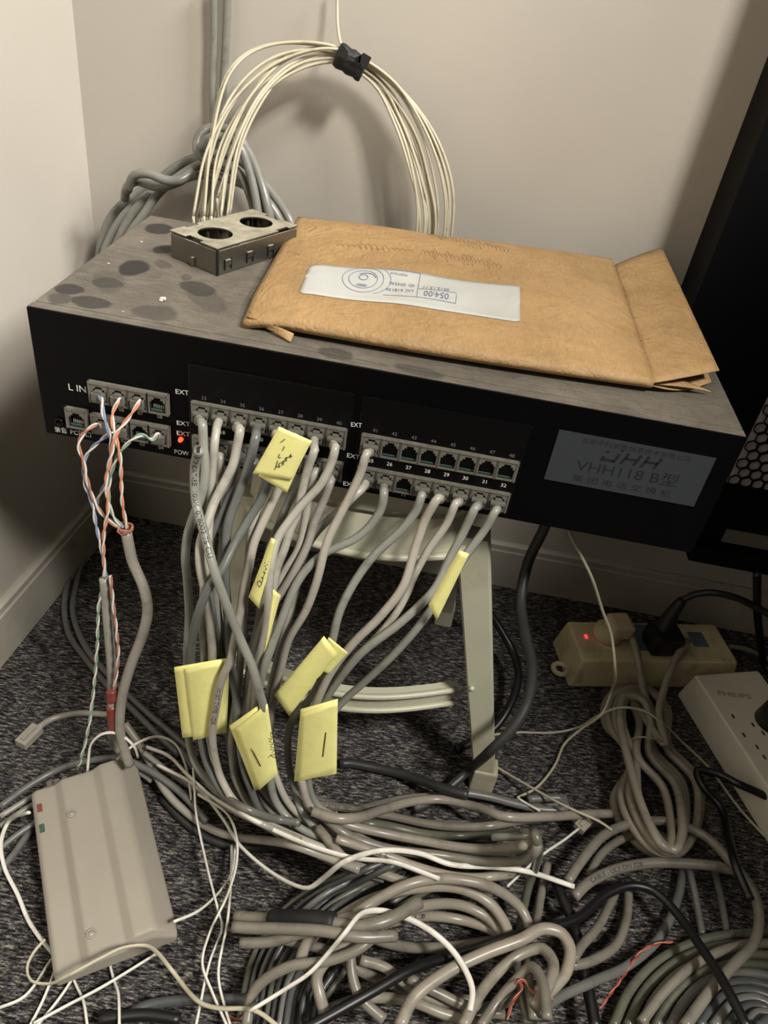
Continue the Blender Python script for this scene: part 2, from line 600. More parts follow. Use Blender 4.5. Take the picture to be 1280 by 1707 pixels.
P8 = 0.01244
R1z, R2z = 0.3700, 0.3445
port_block(0.1035, 8, P8, R1z, 0.0145, ['%d' % (33 + i) for i in range(8)], set(range(8)))
port_block(0.1035, 8, P8, R2z, 0.0145, ['%02d' % (1 + i) for i in range(8)], set(range(8)))
port_block(0.2138, 8, P8, R1z - 0.0008, 0.0145, ['%d' % (41 + i) for i in range(8)], {0})
port_block(0.2138, 8, P8, R2z, 0.0145, ['%02d' % (9 + i) for i in range(8)], {0, 1, 3, 4, 5, 6, 7})
port_block(0.0358, 4, 0.0128, 0.3705, 0.0145, ['L05', 'L06', 'L07', 'L08'], {0, 1, 2})
port_block(0.0352, 4, 0.0129, 0.3465, 0.0145, ['L01', 'L02', 'L03', 'L04'], {0, 1, 3})
port_block(0.0180, 1, 0.0135, 0.3475, 0.0145, ['PC'], set())

# printing on the front: words and numbers
b = MB(); g = MB()
FZ = lambda x0, z0, y=-0.0002: (lambda x, yy: V((x0 + x, y, z0 + yy)))


def ptext(mb, s, *a, **k):
    if mb is b or mb is g:
        q_ = MB(); ptext_(q_, s, *a, **k); sub(q_, 'lettering', M['ink'])
    else:
        ptext_(mb, s, *a, **k)


def ptext_(mb, s, px, py, h, y=-0.0002, width=None, px2=None, py2=None):
    p = Y(px, py, y)
    if px2 is None:
        add_text(mb, s, FZ(p.x, p.z, y), h, width)
    else:
        q = Y(px2, py2, y)
        d = q - p
        L = d.length
        ex = d / L
        ez = V((-ex.z, 0, ex.x))
        add_text(mb, s, lambda x, yy: p + ex * x + ez * yy, h, L)


def ctext(mb, s, x, z, h, y):
    vs, fs, wd = glyphs(s)
    k = h / 0.73
    q_ = MB(); add_text(q_, s, FZ(x - wd * k / 2, z, y), h)
    sub(q_, 'socket_number', M['inkgrey'] if mb is g else M['ink'])


for i in range(8):
    ctext(g, '%d' % (33 + i), 0.1035 + (i + .5) * P8 + 0.001, 0.3795, 0.0026, -0.0015)
    ctext(g, '%d' % (41 + i), 0.2138 + (i + .5) * P8 + 0.001, 0.3790, 0.0026, -0.0015)
    ctext(b, '%d' % (17 + i), 0.1035 + (i + .5) * P8 + 0.001, 0.3564, 0.0028, -0.0015)
    ctext(b, '%d' % (25 + i), 0.2138 + (i + .5) * P8 + 0.001, 0.3560, 0.0028, -0.0015)
    ctext(b, '%02d' % (1 + i), 0.1035 + (i + .5) * P8 + 0.001, 0.3342, 0.0026, -0.0015)
    ctext(b, '%02d' % (9 + i), 0.2138 + (i + .5) * P8 + 0.001, 0.3342, 0.0026, -0.0015)
for i in range(4):
    ctext(b, '%02d' % (5 + i), 0.0358 + (i + .5) * 0.0128, 0.3588, 0.0027, -0.0003)
    ctext(b, '%02d' % (1 + i), 0.0352 + (i + .5) * 0.0129, 0.3347, 0.0027, -0.0003)
ptext(b, 'L IN', 115, 650, 0.005, px2=144, py2=655)
ptext(b, 'EXT', 293, 656, 0.0034, px2=315, py2=659)
ptext(b, 'EXT', 295, 708, 0.0034, px2=317, py2=711)
ptext(b, 'EXT', 295, 725, 0.0034, px2=317, py2=728)
ptext(b, 'POW', 291, 756, 0.0036, px2=315, py2=760)
ptext(b, 'EXT', 585, 711, 0.0034, -0.0015, px2=603, py2=713)
ptext(b, 'EXT', 578, 762, 0.0034, -0.0015, px2=599, py2=766)
ptext(b, 'EXT', 572, 809, 0.0034, -0.0015, px2=593, py2=812)
ptext(b, '录音', 92, 719, 0.0034, px2=112, py2=722)
ptext(b, 'PC接口', 118, 723, 0.0034, px2=152, py2=729)
# power lamp, recording jack
p = Y(301, 733, -0.001)
b = MB(); b.cyl(p + V((0, 0.002, 0)), p + V((0, -0.0015, 0)), 0.0017, 0.0013, 16)
sub(b, 'power_lamp', M['led'])
p = Y(100, 703, 0)
b = MB()
b.tube([p + V((math.cos(a) * 0.0024, -0.0008, math.sin(a) * 0.0024)) for a in [i * 2 * PI / 20 for i in range(21)]], 0.0009, 8)
b.cyl(p + V((0, 0.001, 0)), p + V((0, -0.0004, 0)), 0.0016, None, 16, 1)
sub(b, 'recording_jack', [M['blackp'], M['hole']])
# name plate
cs = [Y(932, 714, -0.0006), Y(1190, 762, -0.0006), Y(1160, 842, -0.0006), Y(906, 797, -0.0006)]
b = MB(); b.prism([V((0.3318, -0.0002, 0.3672)), V((0.4275, -0.0002, 0.3672)), V((0.4275, -0.0002, 0.4038)), V((0.3318, -0.0002, 0.4038))], (0, -0.0007, 0))
npl = sub(b, 'name_plate', M['plate'])
lb = MB()
YT = -0.00095
ptext(lb, '北京中科安胜信息技术有限公司', 968, 737, 0.0031, YT, px2=1150, py2=770)
ptext(lb, 'VHH118 B型', 958, 783, 0.0074, YT, px2=1127, py2=811)
ptext(lb, '集 团 电 话 交 换 机', 953, 800, 0.0038, YT, px2=1117, py2=828)
# bold slanted logo: a dotted J and H H
p = Y(1001, 768, YT); q = Y(1094, 783, YT)
ex = (q - p).normalized(); ez = V((-ex.z, 0, ex.x)); L = (q - p).length


def lg(u, v):
    return p + ex * ((u + v * 0.35) * L) + ez * (v * L)


def bar(mb, u0, v0, u1, v1, w_):
    a, c_ = lg(u0, v0), lg(u1, v1)
    d = (c_ - a).normalized(); nn = V((-d.z, 0, d.x)) * w_ * L / 2
    mb.add([a - nn, c_ - nn, c_ + nn, a + nn], [[0, 1, 2, 3]])


for (u0, v0, u1, v1) in ((0.0, 0.03, 0.22, 0.03), (0.22, 0.0, 0.22, 0.20), (0.0, 0.0, 0.0, 0.10), (0.0, 0.18, 0.0, 0.23), (0.22, 0.24, 0.22, 0.29),
                         (0.36, 0.0, 0.36, 0.24), (0.36, 0.12, 0.56, 0.12), (0.58, 0.0, 0.58, 0.24), (0.72, 0.0, 0.72, 0.24), (0.72, 0.12, 0.94, 0.12), (0.94, 0.0, 0.94, 0.24)):
    bar(lb, u0, v0, u1, v1, 0.055)
sub(lb, 'plate_lettering', M['inkblack'], npl)

# crumbs of plaster on the lid
for (px, py, r) in ((272, 500, 0.0022), (268, 502, 0.0012), (181, 440, 0.0009), (236, 404, 0.0009), (205, 520, 0.0006)):
    c_ = Z(px, py, BT)
    bm = bmesh.new(); bmesh.ops.create_icosphere(bm, subdivisions=1, radius=r)
    for v in bm.verts:
        v.co = V((v.co.x * (1 + random.random() * .6), v.co.y, v.co.z * 0.5)) + c_ + V((0, 0, r * 0.45))
    bm.verts.index_update()
    b = MB(); b.add([v.co.copy() for v in bm.verts], [[v.index for v in f.verts] for f in bm.faces]); bm.free()
    if r > 0.001:
        tag(b.build('plaster_crumb', M['crumb']), 'tiny white plaster crumb on the dusty lid left of the envelope', 'crumb', 'plaster crumbs on the dusty lid')
    else:
        tag(b.build('plaster_crumb', M['crumb']), 'pin-head white speck on the dusty lid near its left edge', 'crumb', 'white specks on the lid')

# ------------------------------------------------------------------ stool
ST = thing('step_stool', (0.215, 0.10, 0), 'cream metal step stool under the black telephone exchange', 'stool')
SO = (0.215, 0.10, 0)
sxc = 0.215
b = MB()


def seat_outline(hw, y0, y1, sag, n=14):
    pts = []
    for i in range(n + 1):
        u = -1 + 2 * i / n
        pts.append((sxc + u * hw, y0 - sag * (1 - u * u) + max(0, abs(u) - .86) * 0.06))
    pts += [(sxc + hw, y1), (sxc - hw, y1)]
    return pts


top = seat_outline(0.078, 0.030, 0.19, 0.018)
b.prism([(x, y, 0.3065) for x, y in top], (0, 0, 0.024))
sub(b, 'seat', M['cream'], ST, SO)
b = MB()
low = seat_outline(0.083, 0.026, 0.185, 0.024)
n = len(low)
hi = seat_outline(0.080, 0.027, 0.19, 0.019)
b.add([(x, y, 0.3065) for x, y in hi] + [(x, y, 0.276) for x, y in low], [[i, (i + 1) % n, n + (i + 1) % n, n + i] for i in range(n)])
sub(b, 'seat_apron', M['cream'], ST, SO)
b = MB()
rim = [V((x, y, 0.276)) for x, y in low[:15]]
rim = [V((x, y - 0.002, z)) for x, y, z in rim]
b.tube(spline(rim, 0.005), 0.0030, 8)
sub(b, 'seat_rim', M['cream'], ST, SO)


def stool_leg(x0, x1, y0, y1, wt, wb):
    b = MB()
    N = 6
    for i in range(N):
        pass
    tp = [(-wt / 2, 0), (-wt / 2 + .002, -0.004), (wt / 2 - .002, -0.004), (wt / 2, 0), (wt / 2, 0.012), (-wt / 2, 0.012)]
    bt = [(x * wb / wt, y) for x, y in tp]
    zt = 0.286
    vs = [(x0 + x, y0 + y, zt) for x, y in tp] + [(x1 + x, y1 + y, 0.018) for x, y in bt]
    k = 6
    b.add(vs, [[i, (i + 1) % k, k + (i + 1) % k, k + i] for i in range(k)] + [list(range(k)), [k + i for i in range(k)][::-1]])
    leg = sub(b, 'leg', M['cream'], ST, SO)
    b = MB()
    b.box(x1 - wb / 2 - 0.001, x1 + wb / 2 + 0.001, y1 - 0.0055, y1 + 0.0135, 0.0, 0.028, bev=0.002)
    sub(b, 'foot_cap', M['cream'], leg, SO)
    return leg


lr = stool_leg(0.301, 0.3665, 0.033, 0.024, 0.026, 0.0205)
stool_leg(0.134, 0.098, 0.033, 0.024, 0.026, 0.0205)
stool_leg(0.292, 0.315, 0.150, 0.230, 0.022, 0.018)
stool_leg(0.138, 0.115, 0.150, 0.230, 0.022, 0.018)
b = MB(); pr = Y(786, 1147, 0.0225)
b.cyl(pr, pr + V((0, -0.0025, 0)), 0.0028, 0.0018, 14); sub(b, 'rivet', M['cream'], lr, SO)
# ladder step: curved double-rib bar
b = MB()
cu = []
for i in range(21):
    u = i / 20
    x = 0.110 + u * (0.322 - 0.110)
    y = 0.040 - 0.030 * math.sin(PI * u)
    cu.append(V((x, y, 0)))
for z in (0.112, 0.094):
    b.tube([V((p.x, p.y - 0.002, z)) for p in cu], 0.0028, 8)
vs = [V((p.x, p.y, 0.112)) for p in cu] + [V((p.x, p.y, 0.094)) for p in cu]
b.add(vs, [[i, i + 1, 21 + i + 1, 21 + i] for i in range(20)])
vs = [V((p.x, p.y, 0.113)) for p in cu] + [V((p.x, p.y + 0.008, 0.113)) for p in cu]
b.add(vs, [[i, i + 1, 21 + i + 1, 21 + i] for i in range(20)])
sub(b, 'foot_step', M['cream'], ST, SO)

# ------------------------------------------------------------------ black wall cabinet on the right
CB = thing('wall_cabinet', (0.62, WB, 0.2), 'tall matt black wall cabinet with honeycomb vent at the right edge', 'cabinet')
CO = (0.62, WB, 0.2)
cx0, cx1, cy, cz0, cz1 = 0.464, 0.90, 0.266, 0.178, 1.15
b = MB(); b.box(cx0, cx1, cy, WB, cz0, cz1, bev=0.001); sub(b, 'cabinet_body', M['cab'], CB, CO)
b = MB(); b.box(cx0 + 0.09, cx1, cy - 0.016, cy + 0.004, 0.1395, 0.159, bev=0.002)
b.box(cx0 + 0.10, cx0 + 0.12, cy, WB - 0.01, 0.150, 0.179)
b.box(cx1 - 0.05, cx1 - 0.03, cy, WB - 0.01, 0.150, 0.179)
sub(b, 'bottom_rail', M['cab'], CB, CO)
b = MB(); b.box(0.715, 1.10, -0.30, 0.24, 0.0, 0.98, bev=0.001); sub(b, 'unseen_shade_block', M['cab'], CB, CO)  # unseen block added beyond the right edge, sized to shade the strips and floor
# honeycomb vent: black plate with hexagonal holes over a lighter backing
hb = MB()
hr = 0.0068
ddx = hr * math.sqrt(3)
hx0, hx1, hz0, hz1 = 0.560, 0.680, 0.232, 0.44
holes = []
r_ = 0
z = hz0 + hr
while z < hz1 - hr:
    x = hx0 + ddx * (0.55 if r_ % 2 == 0 else 1.05)
    while x < hx1 - ddx / 2:
        holes.append((x, z)); x += ddx
    z += hr * 1.5; r_ += 1
for (x, z) in holes:
    ring_o = [(x + hr * math.sin(a), z + hr * math.cos(a)) for a in [k * PI / 3 for k in range(6)]]
    ring_i = [(x + hr * .89 * math.sin(a), z + hr * .89 * math.cos(a)) for a in [k * PI / 3 for k in range(6)]]
    vs = [(a, cy - 0.004, c_) for a, c_ in ring_o] + [(a, cy - 0.004, c_) for a, c_ in ring_i] + [(a, cy - 0.0010, c_) for a, c_ in ring_i]
    hb.add(vs, [[i, (i + 1) % 6, 6 + (i + 1) % 6, 6 + i] for i in range(6)] + [[6 + i, 6 + (i + 1) % 6, 12 + (i + 1) % 6, 12 + i] for i in range(6)])
sub(hb, 'honeycomb_vent', M['cab'], CB, CO)
b = MB(); b.box(hx0 + 0.001, hx1 - 0.003, cy - 0.0012, cy, hz0 + 0.002, hz1 - 0.008); sub(b, 'vent_backing', M['mesh'], CB, CO)

# ------------------------------------------------------------------ padded envelope on the lid
EN = thing('padded_envelope', (0.25, 0.14, BT), 'large brown kraft padded envelope with a long white postage label', 'envelope')
EO = (0.25, 0.14, BT)
eA = V((0.128, 0.022, 0)); eB = V((0.115, 0.232, 0)); eC = V((0.384, 0.268, 0)); eD = V((0.386, 0.033, 0))


def env_xy(u, v):
    p = eA * (1 - u) * (1 - v) + eB * (1 - u) * v + eC * u * v + eD * u * (1 - v)
    # edges wander like worn paper
    p = p + V((0.0, -0.004 * math.sin(PI * u) * (1 - v) + 0.002 * math.sin(9 * u) * v, 0))
    return p


def env_top(u, v, up=0.0):
    p = env_xy(u, v)
    e = min(1, min(u, 1 - u) * 7.0) ** 0.6 * min(1, min(v, 1 - v) * 6.0) ** 0.6
    z = BT + 0.0088 + 0.0085 * e * (0.72 + 0.28 * math.sin(PI * u)) + 0.0007 * math.sin(15 * u + 5 * v) * e + 0.0006 * math.sin(23 * v - 9 * u + 2 * math.sin(8 * u)) * e
    z -= 0.0045 * max(0, 1 - u * 14) * max(0, 1 - v * 6)
    # shallow crease near the left end
    cr = abs((u - 0.085) - 0.10 * (v - 0.1))
    z -= 0.0016 * math.exp(-(cr / 0.010) ** 2) * max(0, 1 - v * 2.2)
    return V((p.x, p.y, z + up))


NU, NV = 56, 36
b = MB()
vs = []
for j in range(NV + 1):
    for i in range(NU + 1):
        vs.append(env_top(i / NU, j / NV))
nb = len(vs)
for j in range(NV + 1):
    for i in range(NU + 1):
        u, v = i / NU, j / NV
        p = env_xy(u, v)
        e = min(1, min(u, 1 - u) * 8) ** .7 * min(1, min(v, 1 - v) * 8) ** .7
        q = env_top(u, v)
        vs.append(V((p.x, p.y + 0.001, q.z - 0.0046 - e * (q.z - 0.0046 - BT - 0.0006))))
fs = []
for j in range(NV):
    for i in range(NU):
        a = j * (NU + 1) + i
        fs.append([a, a + 1, a + NU + 2, a + NU + 1])
        fs.append([nb + a, nb + a + NU + 1, nb + a + NU + 2, nb + a + 1])
per = [i for i in range(NU + 1)] + [(j) * (NU + 1) + NU for j in range(1, NV + 1)] + [NV * (NU + 1) + i for i in range(NU - 1, -1, -1)] + [j * (NU + 1) for j in range(NV - 1, 0, -1)]
for k in range(len(per)):
    a, c_ = per[k], per[(k + 1) % len(per)]
    fs.append([a, nb + a, nb + c_, c_])
b.add(vs, fs, 0, True)
sub(b, 'envelope_body', M['kraft'], EN, EO)


def sheet(fn, nu, nv, th, name, m, parent, origin, n=(0, 0, 1)):
    b = MB()
    n = V(n)
    vs = [fn(i / nu, j / nv) for j in range(nv + 1) for i in range(nu + 1)]
    k = len(vs)
    vs += [v - n * th for v in vs]
    fs = []
    for j in range(nv):
        for i in range(nu):
            a = j * (nu + 1) + i
            fs.append([a, a + 1, a + nu + 2, a + nu + 1]); fs.append([k + a, k + a + nu + 1, k + a + nu + 2, k + a + 1])
    per = list(range(nu + 1)) + [j * (nu + 1) + nu for j in range(1, nv + 1)] + [nv * (nu + 1) + i for i in range(nu - 1, -1, -1)] + [j * (nu + 1) for j in range(nv - 1, 0, -1)]
    for q in range(len(per)):
        a, c_ = per[q], per[(q + 1) % len(per)]
        fs.append([a, k + a, k + c_, c_])
    b.add(vs, fs, 0, True)
    return sub(b, name, m, parent, origin)


# closing flap at the right, standing slightly open
fA, fB = env_top(1.0, 0.0), env_top(1.0, 0.93)
fC, fD = Z(1103, 412, 0.446), Z(1197, 619, 0.437)
fC = V((0.4275, 0.300, 0.4415)); fC = Z(1103, 412, 0.4385); fD = Z(1199, 617, 0.4345)


def flap(u, v):
    a = fA.lerp(fB, v); c_ = fD.lerp(fC, v)
    p = a.lerp(c_, u)
    return p + V((0, -0.004 * math.sin(PI * u) * (1 - v), 0.0022 * math.sin(PI * u) * (1 - 0.5 * v)))


sheet(flap, 14, 16, 0.0007, 'closing_flap', M['kraft'], EN, EO)


def flap2(u, v):
    p = flap(u, v)
    a = fA + V((0.002, -0.001, -0.003)); c_ = V((fD.x - 0.004, fD.y + 0.004, BT + 0.004))
    q = a.lerp(c_, u)
    k = (1 - v) ** 1
    return V((p.x - 0.001, p.y + 0.002 * k, p.z - 0.0012 - k * max(0, p.z - 0.0012 - (q.z - 0.0025 * math.sin(PI * u)))))


sheet(flap2, 14, 16, 0.0007, 'flap_lining', M['kraft'], EN, EO)
# folded tongues at the two front corners
tA, tB, tC = Z(1093, 640, 0.4275), Z(1185, 652, 0.4245), Z(1108, 625, 0.430)
sheet(lambda u, v: (tA.lerp(tC, v)).lerp(tB, u) + V((0, 0, 0.0006 * math.sin(PI * u))), 8, 3, 0.0006, 'folded_tongue', M['kraft'], EN, EO)
sA, sB, sC, sD = Z(407, 528, 0.4245), Z(412, 527, 0.4285), Z(490, 556, 0.4260), Z(484, 570, 0.4220)
sheet(lambda u, v: (sA.lerp(sB, v)).lerp(sD.lerp(sC, v), u) + V((0, 0, 0.0008 * math.sin(PI * u))), 8, 3, 0.0006, 'folded_tongue', M['kraft'], EN, EO)


# label: solve (u, v) on the envelope of each corner
def env_inv(px, py):
    z = BT + 0.0148
    u = v = 0.5
    for _ in range(12):
        p = Z(px, py, env_top(u, v).z)
        for _k in range(6):
            q = env_xy(u, v)
            e = 1e-4
            du = (env_xy(u + e, v) - q) / e; dv = (env_xy(u, v + e) - q) / e
            det = du.x * dv.y - du.y * dv.x
            rx, ry = p.x - q.x, p.y - q.y
            u += (rx * dv.y - ry * dv.x) / det; v += (du.x * ry - du.y * rx) / det
            u = min(1, max(0, u)); v = min(1, max(0, v))
    return u, v


lc = [env_inv(*q) for q in ((498, 490), (867, 538), (866, 477), (517, 442))]


def lab(s, r, up=0.0004):
    """s along 0..1, r up the label 0..1"""
    (u0, v0), (u1, v1), (u2, v2), (u3, v3) = lc
    r = r - 0.10 * max(0, abs(s - .5) - .485) * 30 * (1 if r > .5 else -1)
    u = (u0 * (1 - s) + u1 * s) * (1 - r) + (u3 * (1 - s) + u2 * s) * r
    v = (v0 * (1 - s) + v1 * s) * (1 - r) + (v3 * (1 - s) + v2 * s) * r
    return env_top(u, v, up)


lbo = sheet(lambda s, r: lab(s, r, 0.00055), 48, 12, 0.0003, 'postage_label', M['label'], EN, EO)
b = MB()
HS = 0.105 / 0.30  # label height / length


def lcirc(cs, cr, rad, wd, a0=0, a1=2 * PI, n=48):
    vs = []
    for i in range(n + 1):
        a = a0 + (a1 - a0) * i / n
        for q in (rad - wd, rad + wd):
            vs.append(lab(cs + q * math.cos(a), cr + q * math.sin(a) / 0.26, 0.0008))
    b.add(vs, [[2 * i, 2 * i + 1, 2 * i + 3, 2 * i + 2] for i in range(n)])


def lline(s0, r0, s1, r1, wd=0.0012):
    d = V((s1 - s0, (r1 - r0) * 0.26, 0)); d.normalize()
    nx, ny = -d.y * wd, d.x * wd / 0.26
    n = 6
    vs = []
    for i in range(n + 1):
        k = i / n
        s_, r_ = s0 + (s1 - s0) * k, r0 + (r1 - r0) * k
        vs += [lab(s_ - nx, r_ - ny, 0.0008), lab(s_ + nx, r_ + ny, 0.0008)]
    b.add(vs, [[2 * i, 2 * i + 1, 2 * i + 3, 2 * i + 2] for i in range(n)])


lcirc(0.262, 0.62, 0.095, 0.0012)
lcirc(0.262, 0.62, 0.066, 0.0012)
lcirc(0.262, 0.66, 0.020, 0.0018)
lcirc(0.275, 0.62, 0.046, 0.0022, 0.3, 2.4)
for k in range(5):
    lcirc(0.245 + k * 0.009, 0.44, 0.007, 0.001, n=10)
lcirc(0.285, 0.62, 0.105, 0.0010, -1.2, 1.2)
lline(0.355, 0.97, 0.52, 0.97); lline(0.52, 0.97, 0.52, 0.22); lline(0.37, 0.22, 0.70, 0.22); lline(0.70, 0.22, 0.70, 0.45); lline(0.52, 0.50, 0.70, 0.50)


def ltext(s, s1, r1, hgt, ln):
    # printed upside down: starts at the right, letters hang downwards
    vs, fs, wd = glyphs(s)
    k = hgt / 0.73
    b.add([lab(s1 - v.x * ln / wd, r1 - v.y * k, 0.0008) for v in vs], fs)


ltext('054:00', 0.665, 0.44, 0.17, 0.115)
ltext('2012.12.11', 0.665, 0.60, 0.085, 0.12)
ltext('ID: 004546', 0.50, 0.62, 0.085, 0.115)
ltext('LIC 618136', 0.50, 0.44, 0.085, 0.125)
ltext('POSTALIA', 0.46, 0.88, 0.06, 0.08)
sub(b, 'label_printing', M['inkblue'], lbo, EO)
# handwritten address, faint, upside down: illegible loops
b = MB()
random.seed(3)


def scrawl(p0, p1, hpx, n, mb=None, r=0.00016):
    pts = []
    amp = 1.0
    m_ = n * 4
    for i in range(m_):
        k = i / (m_ - 1)
        if i % 4 == 0:
            amp = random.choice((0.35, 0.45, 0.5, 1.0))
        a = i * PI / 2
        px = p0[0] + (p1[0] - p0[0]) * k + 3.2 * amp * math.cos(a) + 2.0 * amp * math.sin(a)
        py = p0[1] + (p1[1] - p0[1]) * k + hpx * amp * math.sin(a)
        u, v = env_inv(px, py)
        pts.append(env_top(u, v, 0.00012))
    (mb or b).tube(spline(pts, 0.0007), r, 4)


for (p0, p1, h, n) in (((700, 420), (838, 444), 9, 20), ((560, 408), (690, 418), 5, 14), ((745, 395), (850, 418), 9, 16), ((710, 388), (745, 396), 7, 8),
                       ((780, 376), (840, 396), 8, 10), ((705, 369), (740, 374), 6, 7), ((478, 420), (500, 424), 6, 5), ((780, 362), (820, 380), 5, 8)):
    scrawl(p0, p1, h, n)
sub(b, 'handwriting', M['inkpencil'], EN, EO)

# ------------------------------------------------------------------ steel junction frame on the lid
F0 = V((0.0885, 0.0975, BT))
fx = V((-0.041, 0.020, 0)).normalized(); fy = V((0.0, 0.0, 0))
fyv = V((0.31, 0.95, 0)).normalized()
fyv = (fyv - fx * fyv.dot(fx)).normalized()
FR = thing('steel_junction_frame', tuple(F0), 'dusty steel back box with two round holes, beside the brown envelope', 'junction box')
xfF = Matrix((( -fx.x, fyv.x, 0, 0), (-fx.y, fyv.y, 0, 0), (0, 0, 1, 0), (0, 0, 0, 1)))
# local: x from -0.046 (left) to 0 (right/front corner), y 0..0.09 back, z 0..0.019
LW, LD, LH = 0.046, 0.088, 0.0195
b = MB()
out = [(-LW, 0), (-LW * .66, 0), (-LW * .66, 0.004), (-LW * .36, 0.004), (-LW * .36, 0), (0, 0), (0, LD * .74), (-0.003, LD * .74), (-0.003, LD * .88), (0, LD * .88), (0, LD), (-LW * .36, LD),
       (-LW * .36, LD - 0.004), (-LW * .66, LD - 0.004), (-LW * .66, LD), (-LW, LD), (-LW, LD * .3), (-LW + 0.003, LD * .3), (-LW + 0.003, LD * .16), (-LW, LD * .16)]
hs = []
for cyy in (0.022, 0.066):
    hs.append([(-LW / 2 + 0.0125 * math.cos(a), cyy + 0.0125 * math.sin(a)) for a in [i * 2 * PI / 28 for i in range(28)]])
tri = tessellate_polygon([[V((x, y, 0)) for x, y in out]] + [[V((x, y, 0)) for x, y in h] for h in hs])
allp = out + hs[0] + hs[1]
th = 0.0010
n = len(allp)
vs = [(x, y, LH) for x, y in allp] + [(x, y, LH - th) for x, y in allp]
fs = [list(f) for f in tri] + [[n + i for i in f][::-1] for f in tri]
base_ = 0
for ringn in (len(out), 28, 28):
    for i in range(ringn):
        a, c_ = base_ + i, base_ + (i + 1) % ringn
        fs.append([a, c_, n + c_, n + a])
    base_ += ringn
b.add([xfF @ V(v) for v in vs], fs)
top_o = b.build('top_plate', M['steel'], FR)
for args, nm in (((-LW + .001, -0.001, 0.0, 0.001, 0.0005, LH - 0.002), 'side_plate'), ((-0.001, 0.0, 0.0015, LD - .001, 0.0005, LH - 0.002), 'side_plate'),
                 ((-LW, -LW + 0.001, 0.0015, LD - .001, 0.0005, LH - 0.002), 'side_plate'), ((-LW + .001, -0.001, LD - 0.001, LD, 0.0005, LH - 0.002), 'side_plate')):
    b = MB(); b.box(*args, xf=xfF, bev=0.0003)
    sp = b.build(nm, M['steel'], FR)
b = MB()
for x, y, wx, wy, zz, hz in ((-LW * .5, -0.0008, 0.0012, 0.0012, 0.004, 0.003), (0.0002, 0.010, 0.0010, 0.0028, 0.008, 0.002), (0.0002, 0.033, 0.0010, 0.0028, 0.009, 0.002), (0.0002, 0.056, 0.0010, 0.0028, 0.009, 0.002)):
    b = MB(); b.box(x - wx, x + wx, y - wy, y + wy, zz - hz, zz + hz, xf=xfF, bev=0.0004)
    b.build('side_tab', M['steel'], FR)
b = MB()
for y in (0.0065, 0.013, 0.0295, 0.036, 0.0525, 0.059):
    b = MB(); b.box(0.0002, 0.0010, y, y + 0.0007, 0.003, 0.0105, xf=xfF); b.build('tab_slot', M['hole'], FR)
for cyy in (0.022, 0.066):
    b = MB()
    for k in range(5):
        a = 0.5 + k * 0.55
        b.box(-LW / 2 + 0.016 * math.cos(a) - .001, -LW / 2 + 0.016 * math.cos(a) + .001, cyy + 0.016 * math.sin(a) - .001, cyy + 0.016 * math.sin(a) + .001, 0.001, LH - th - .001, xf=xfF)
    b.build('inner_post', M['steel'], FR)
b = MB()
for sx_, ang in ((-0.0, 0), ):
    b.box(-0.0012, 0.0004, -0.0004, 0.0012, 0.0005, LH - 0.001, xf=xfF)
b.build('corner_post', M['hole'], FR)

# ================================================================== cables
CELL = 0.014
GRID = {}


def gkey(p):
    return (int(math.floor(p.x / CELL)), int(math.floor(p.y / CELL)), int(math.floor(p.z / CELL)))


def ginsert(p, r):
    GRID.setdefault(gkey(p), []).append((p.x, p.y, p.z, r))


def ghit(p, r):
    kx, ky, kz = gkey(p)
    for a in (-1, 0, 1):
        for b_ in (-1, 0, 1):
            for c_ in (-1, 0, 1):
                for (x, y, z, r2) in GRID.get((kx + a, ky + b_, kz + c_), ()):
                    d = (x - p.x) ** 2 + (y - p.y) ** 2 + (z - p.z) ** 2
                    if d < ((r + r2) * 1.06) ** 2:
                        return True
    return False


def drape(pts, r, fixed=0, fixed_end=0, selfhit=False, maxpush=0.07, front=0.036):
    """lay the cable over what already lies there: lift each sample towards the open side until clear"""
    cur = list(pts)
    n = len(pts)
    for it in range(4):
        push, pend = [], []
        for i, p in enumerate(cur):
            d = (CAM - p).normalized()
            s = 0.0
            if it == 0 and front:              # stay in front of everything laid before, not only touching things
                s = front
                while s > 0 and not ghit(p + d * s, r):
                    s -= 0.002
                s = max(s, 0.0)
            while s < maxpush and ghit(p + d * s, r):
                s += 0.0008
            push.append(s)
            if selfhit and it == 0:
                pend.append((p + d * s, r))
                if len(pend) > 10:
                    ginsert(*pend.pop(0))
        if max(push) == 0:
            break
        wd = 5 if it == 0 else 2
        mx = [max(push[max(0, i - wd):i + wd + 1]) for i in range(n)]
        for _ in range(2):
            mx = [sum(mx[max(0, i - wd):i + wd + 1]) / len(mx[max(0, i - wd):i + wd + 1]) for i in range(n)]
        out = []
        for i, p in enumerate(cur):
            k = 1.0
            if fixed and i < fixed:
                k = i / fixed
            if fixed_end and n - 1 - i < fixed_end:
                k = min(k, (n - 1 - i) / fixed_end)
            q = p + (CAM - p).normalized() * (mx[i] * k)
            if q.z < r:
                q.z = r
            out.append(q)
        cur = out
        if selfhit:
            break
    for q in cur:
        ginsert(q, r)
    return cur


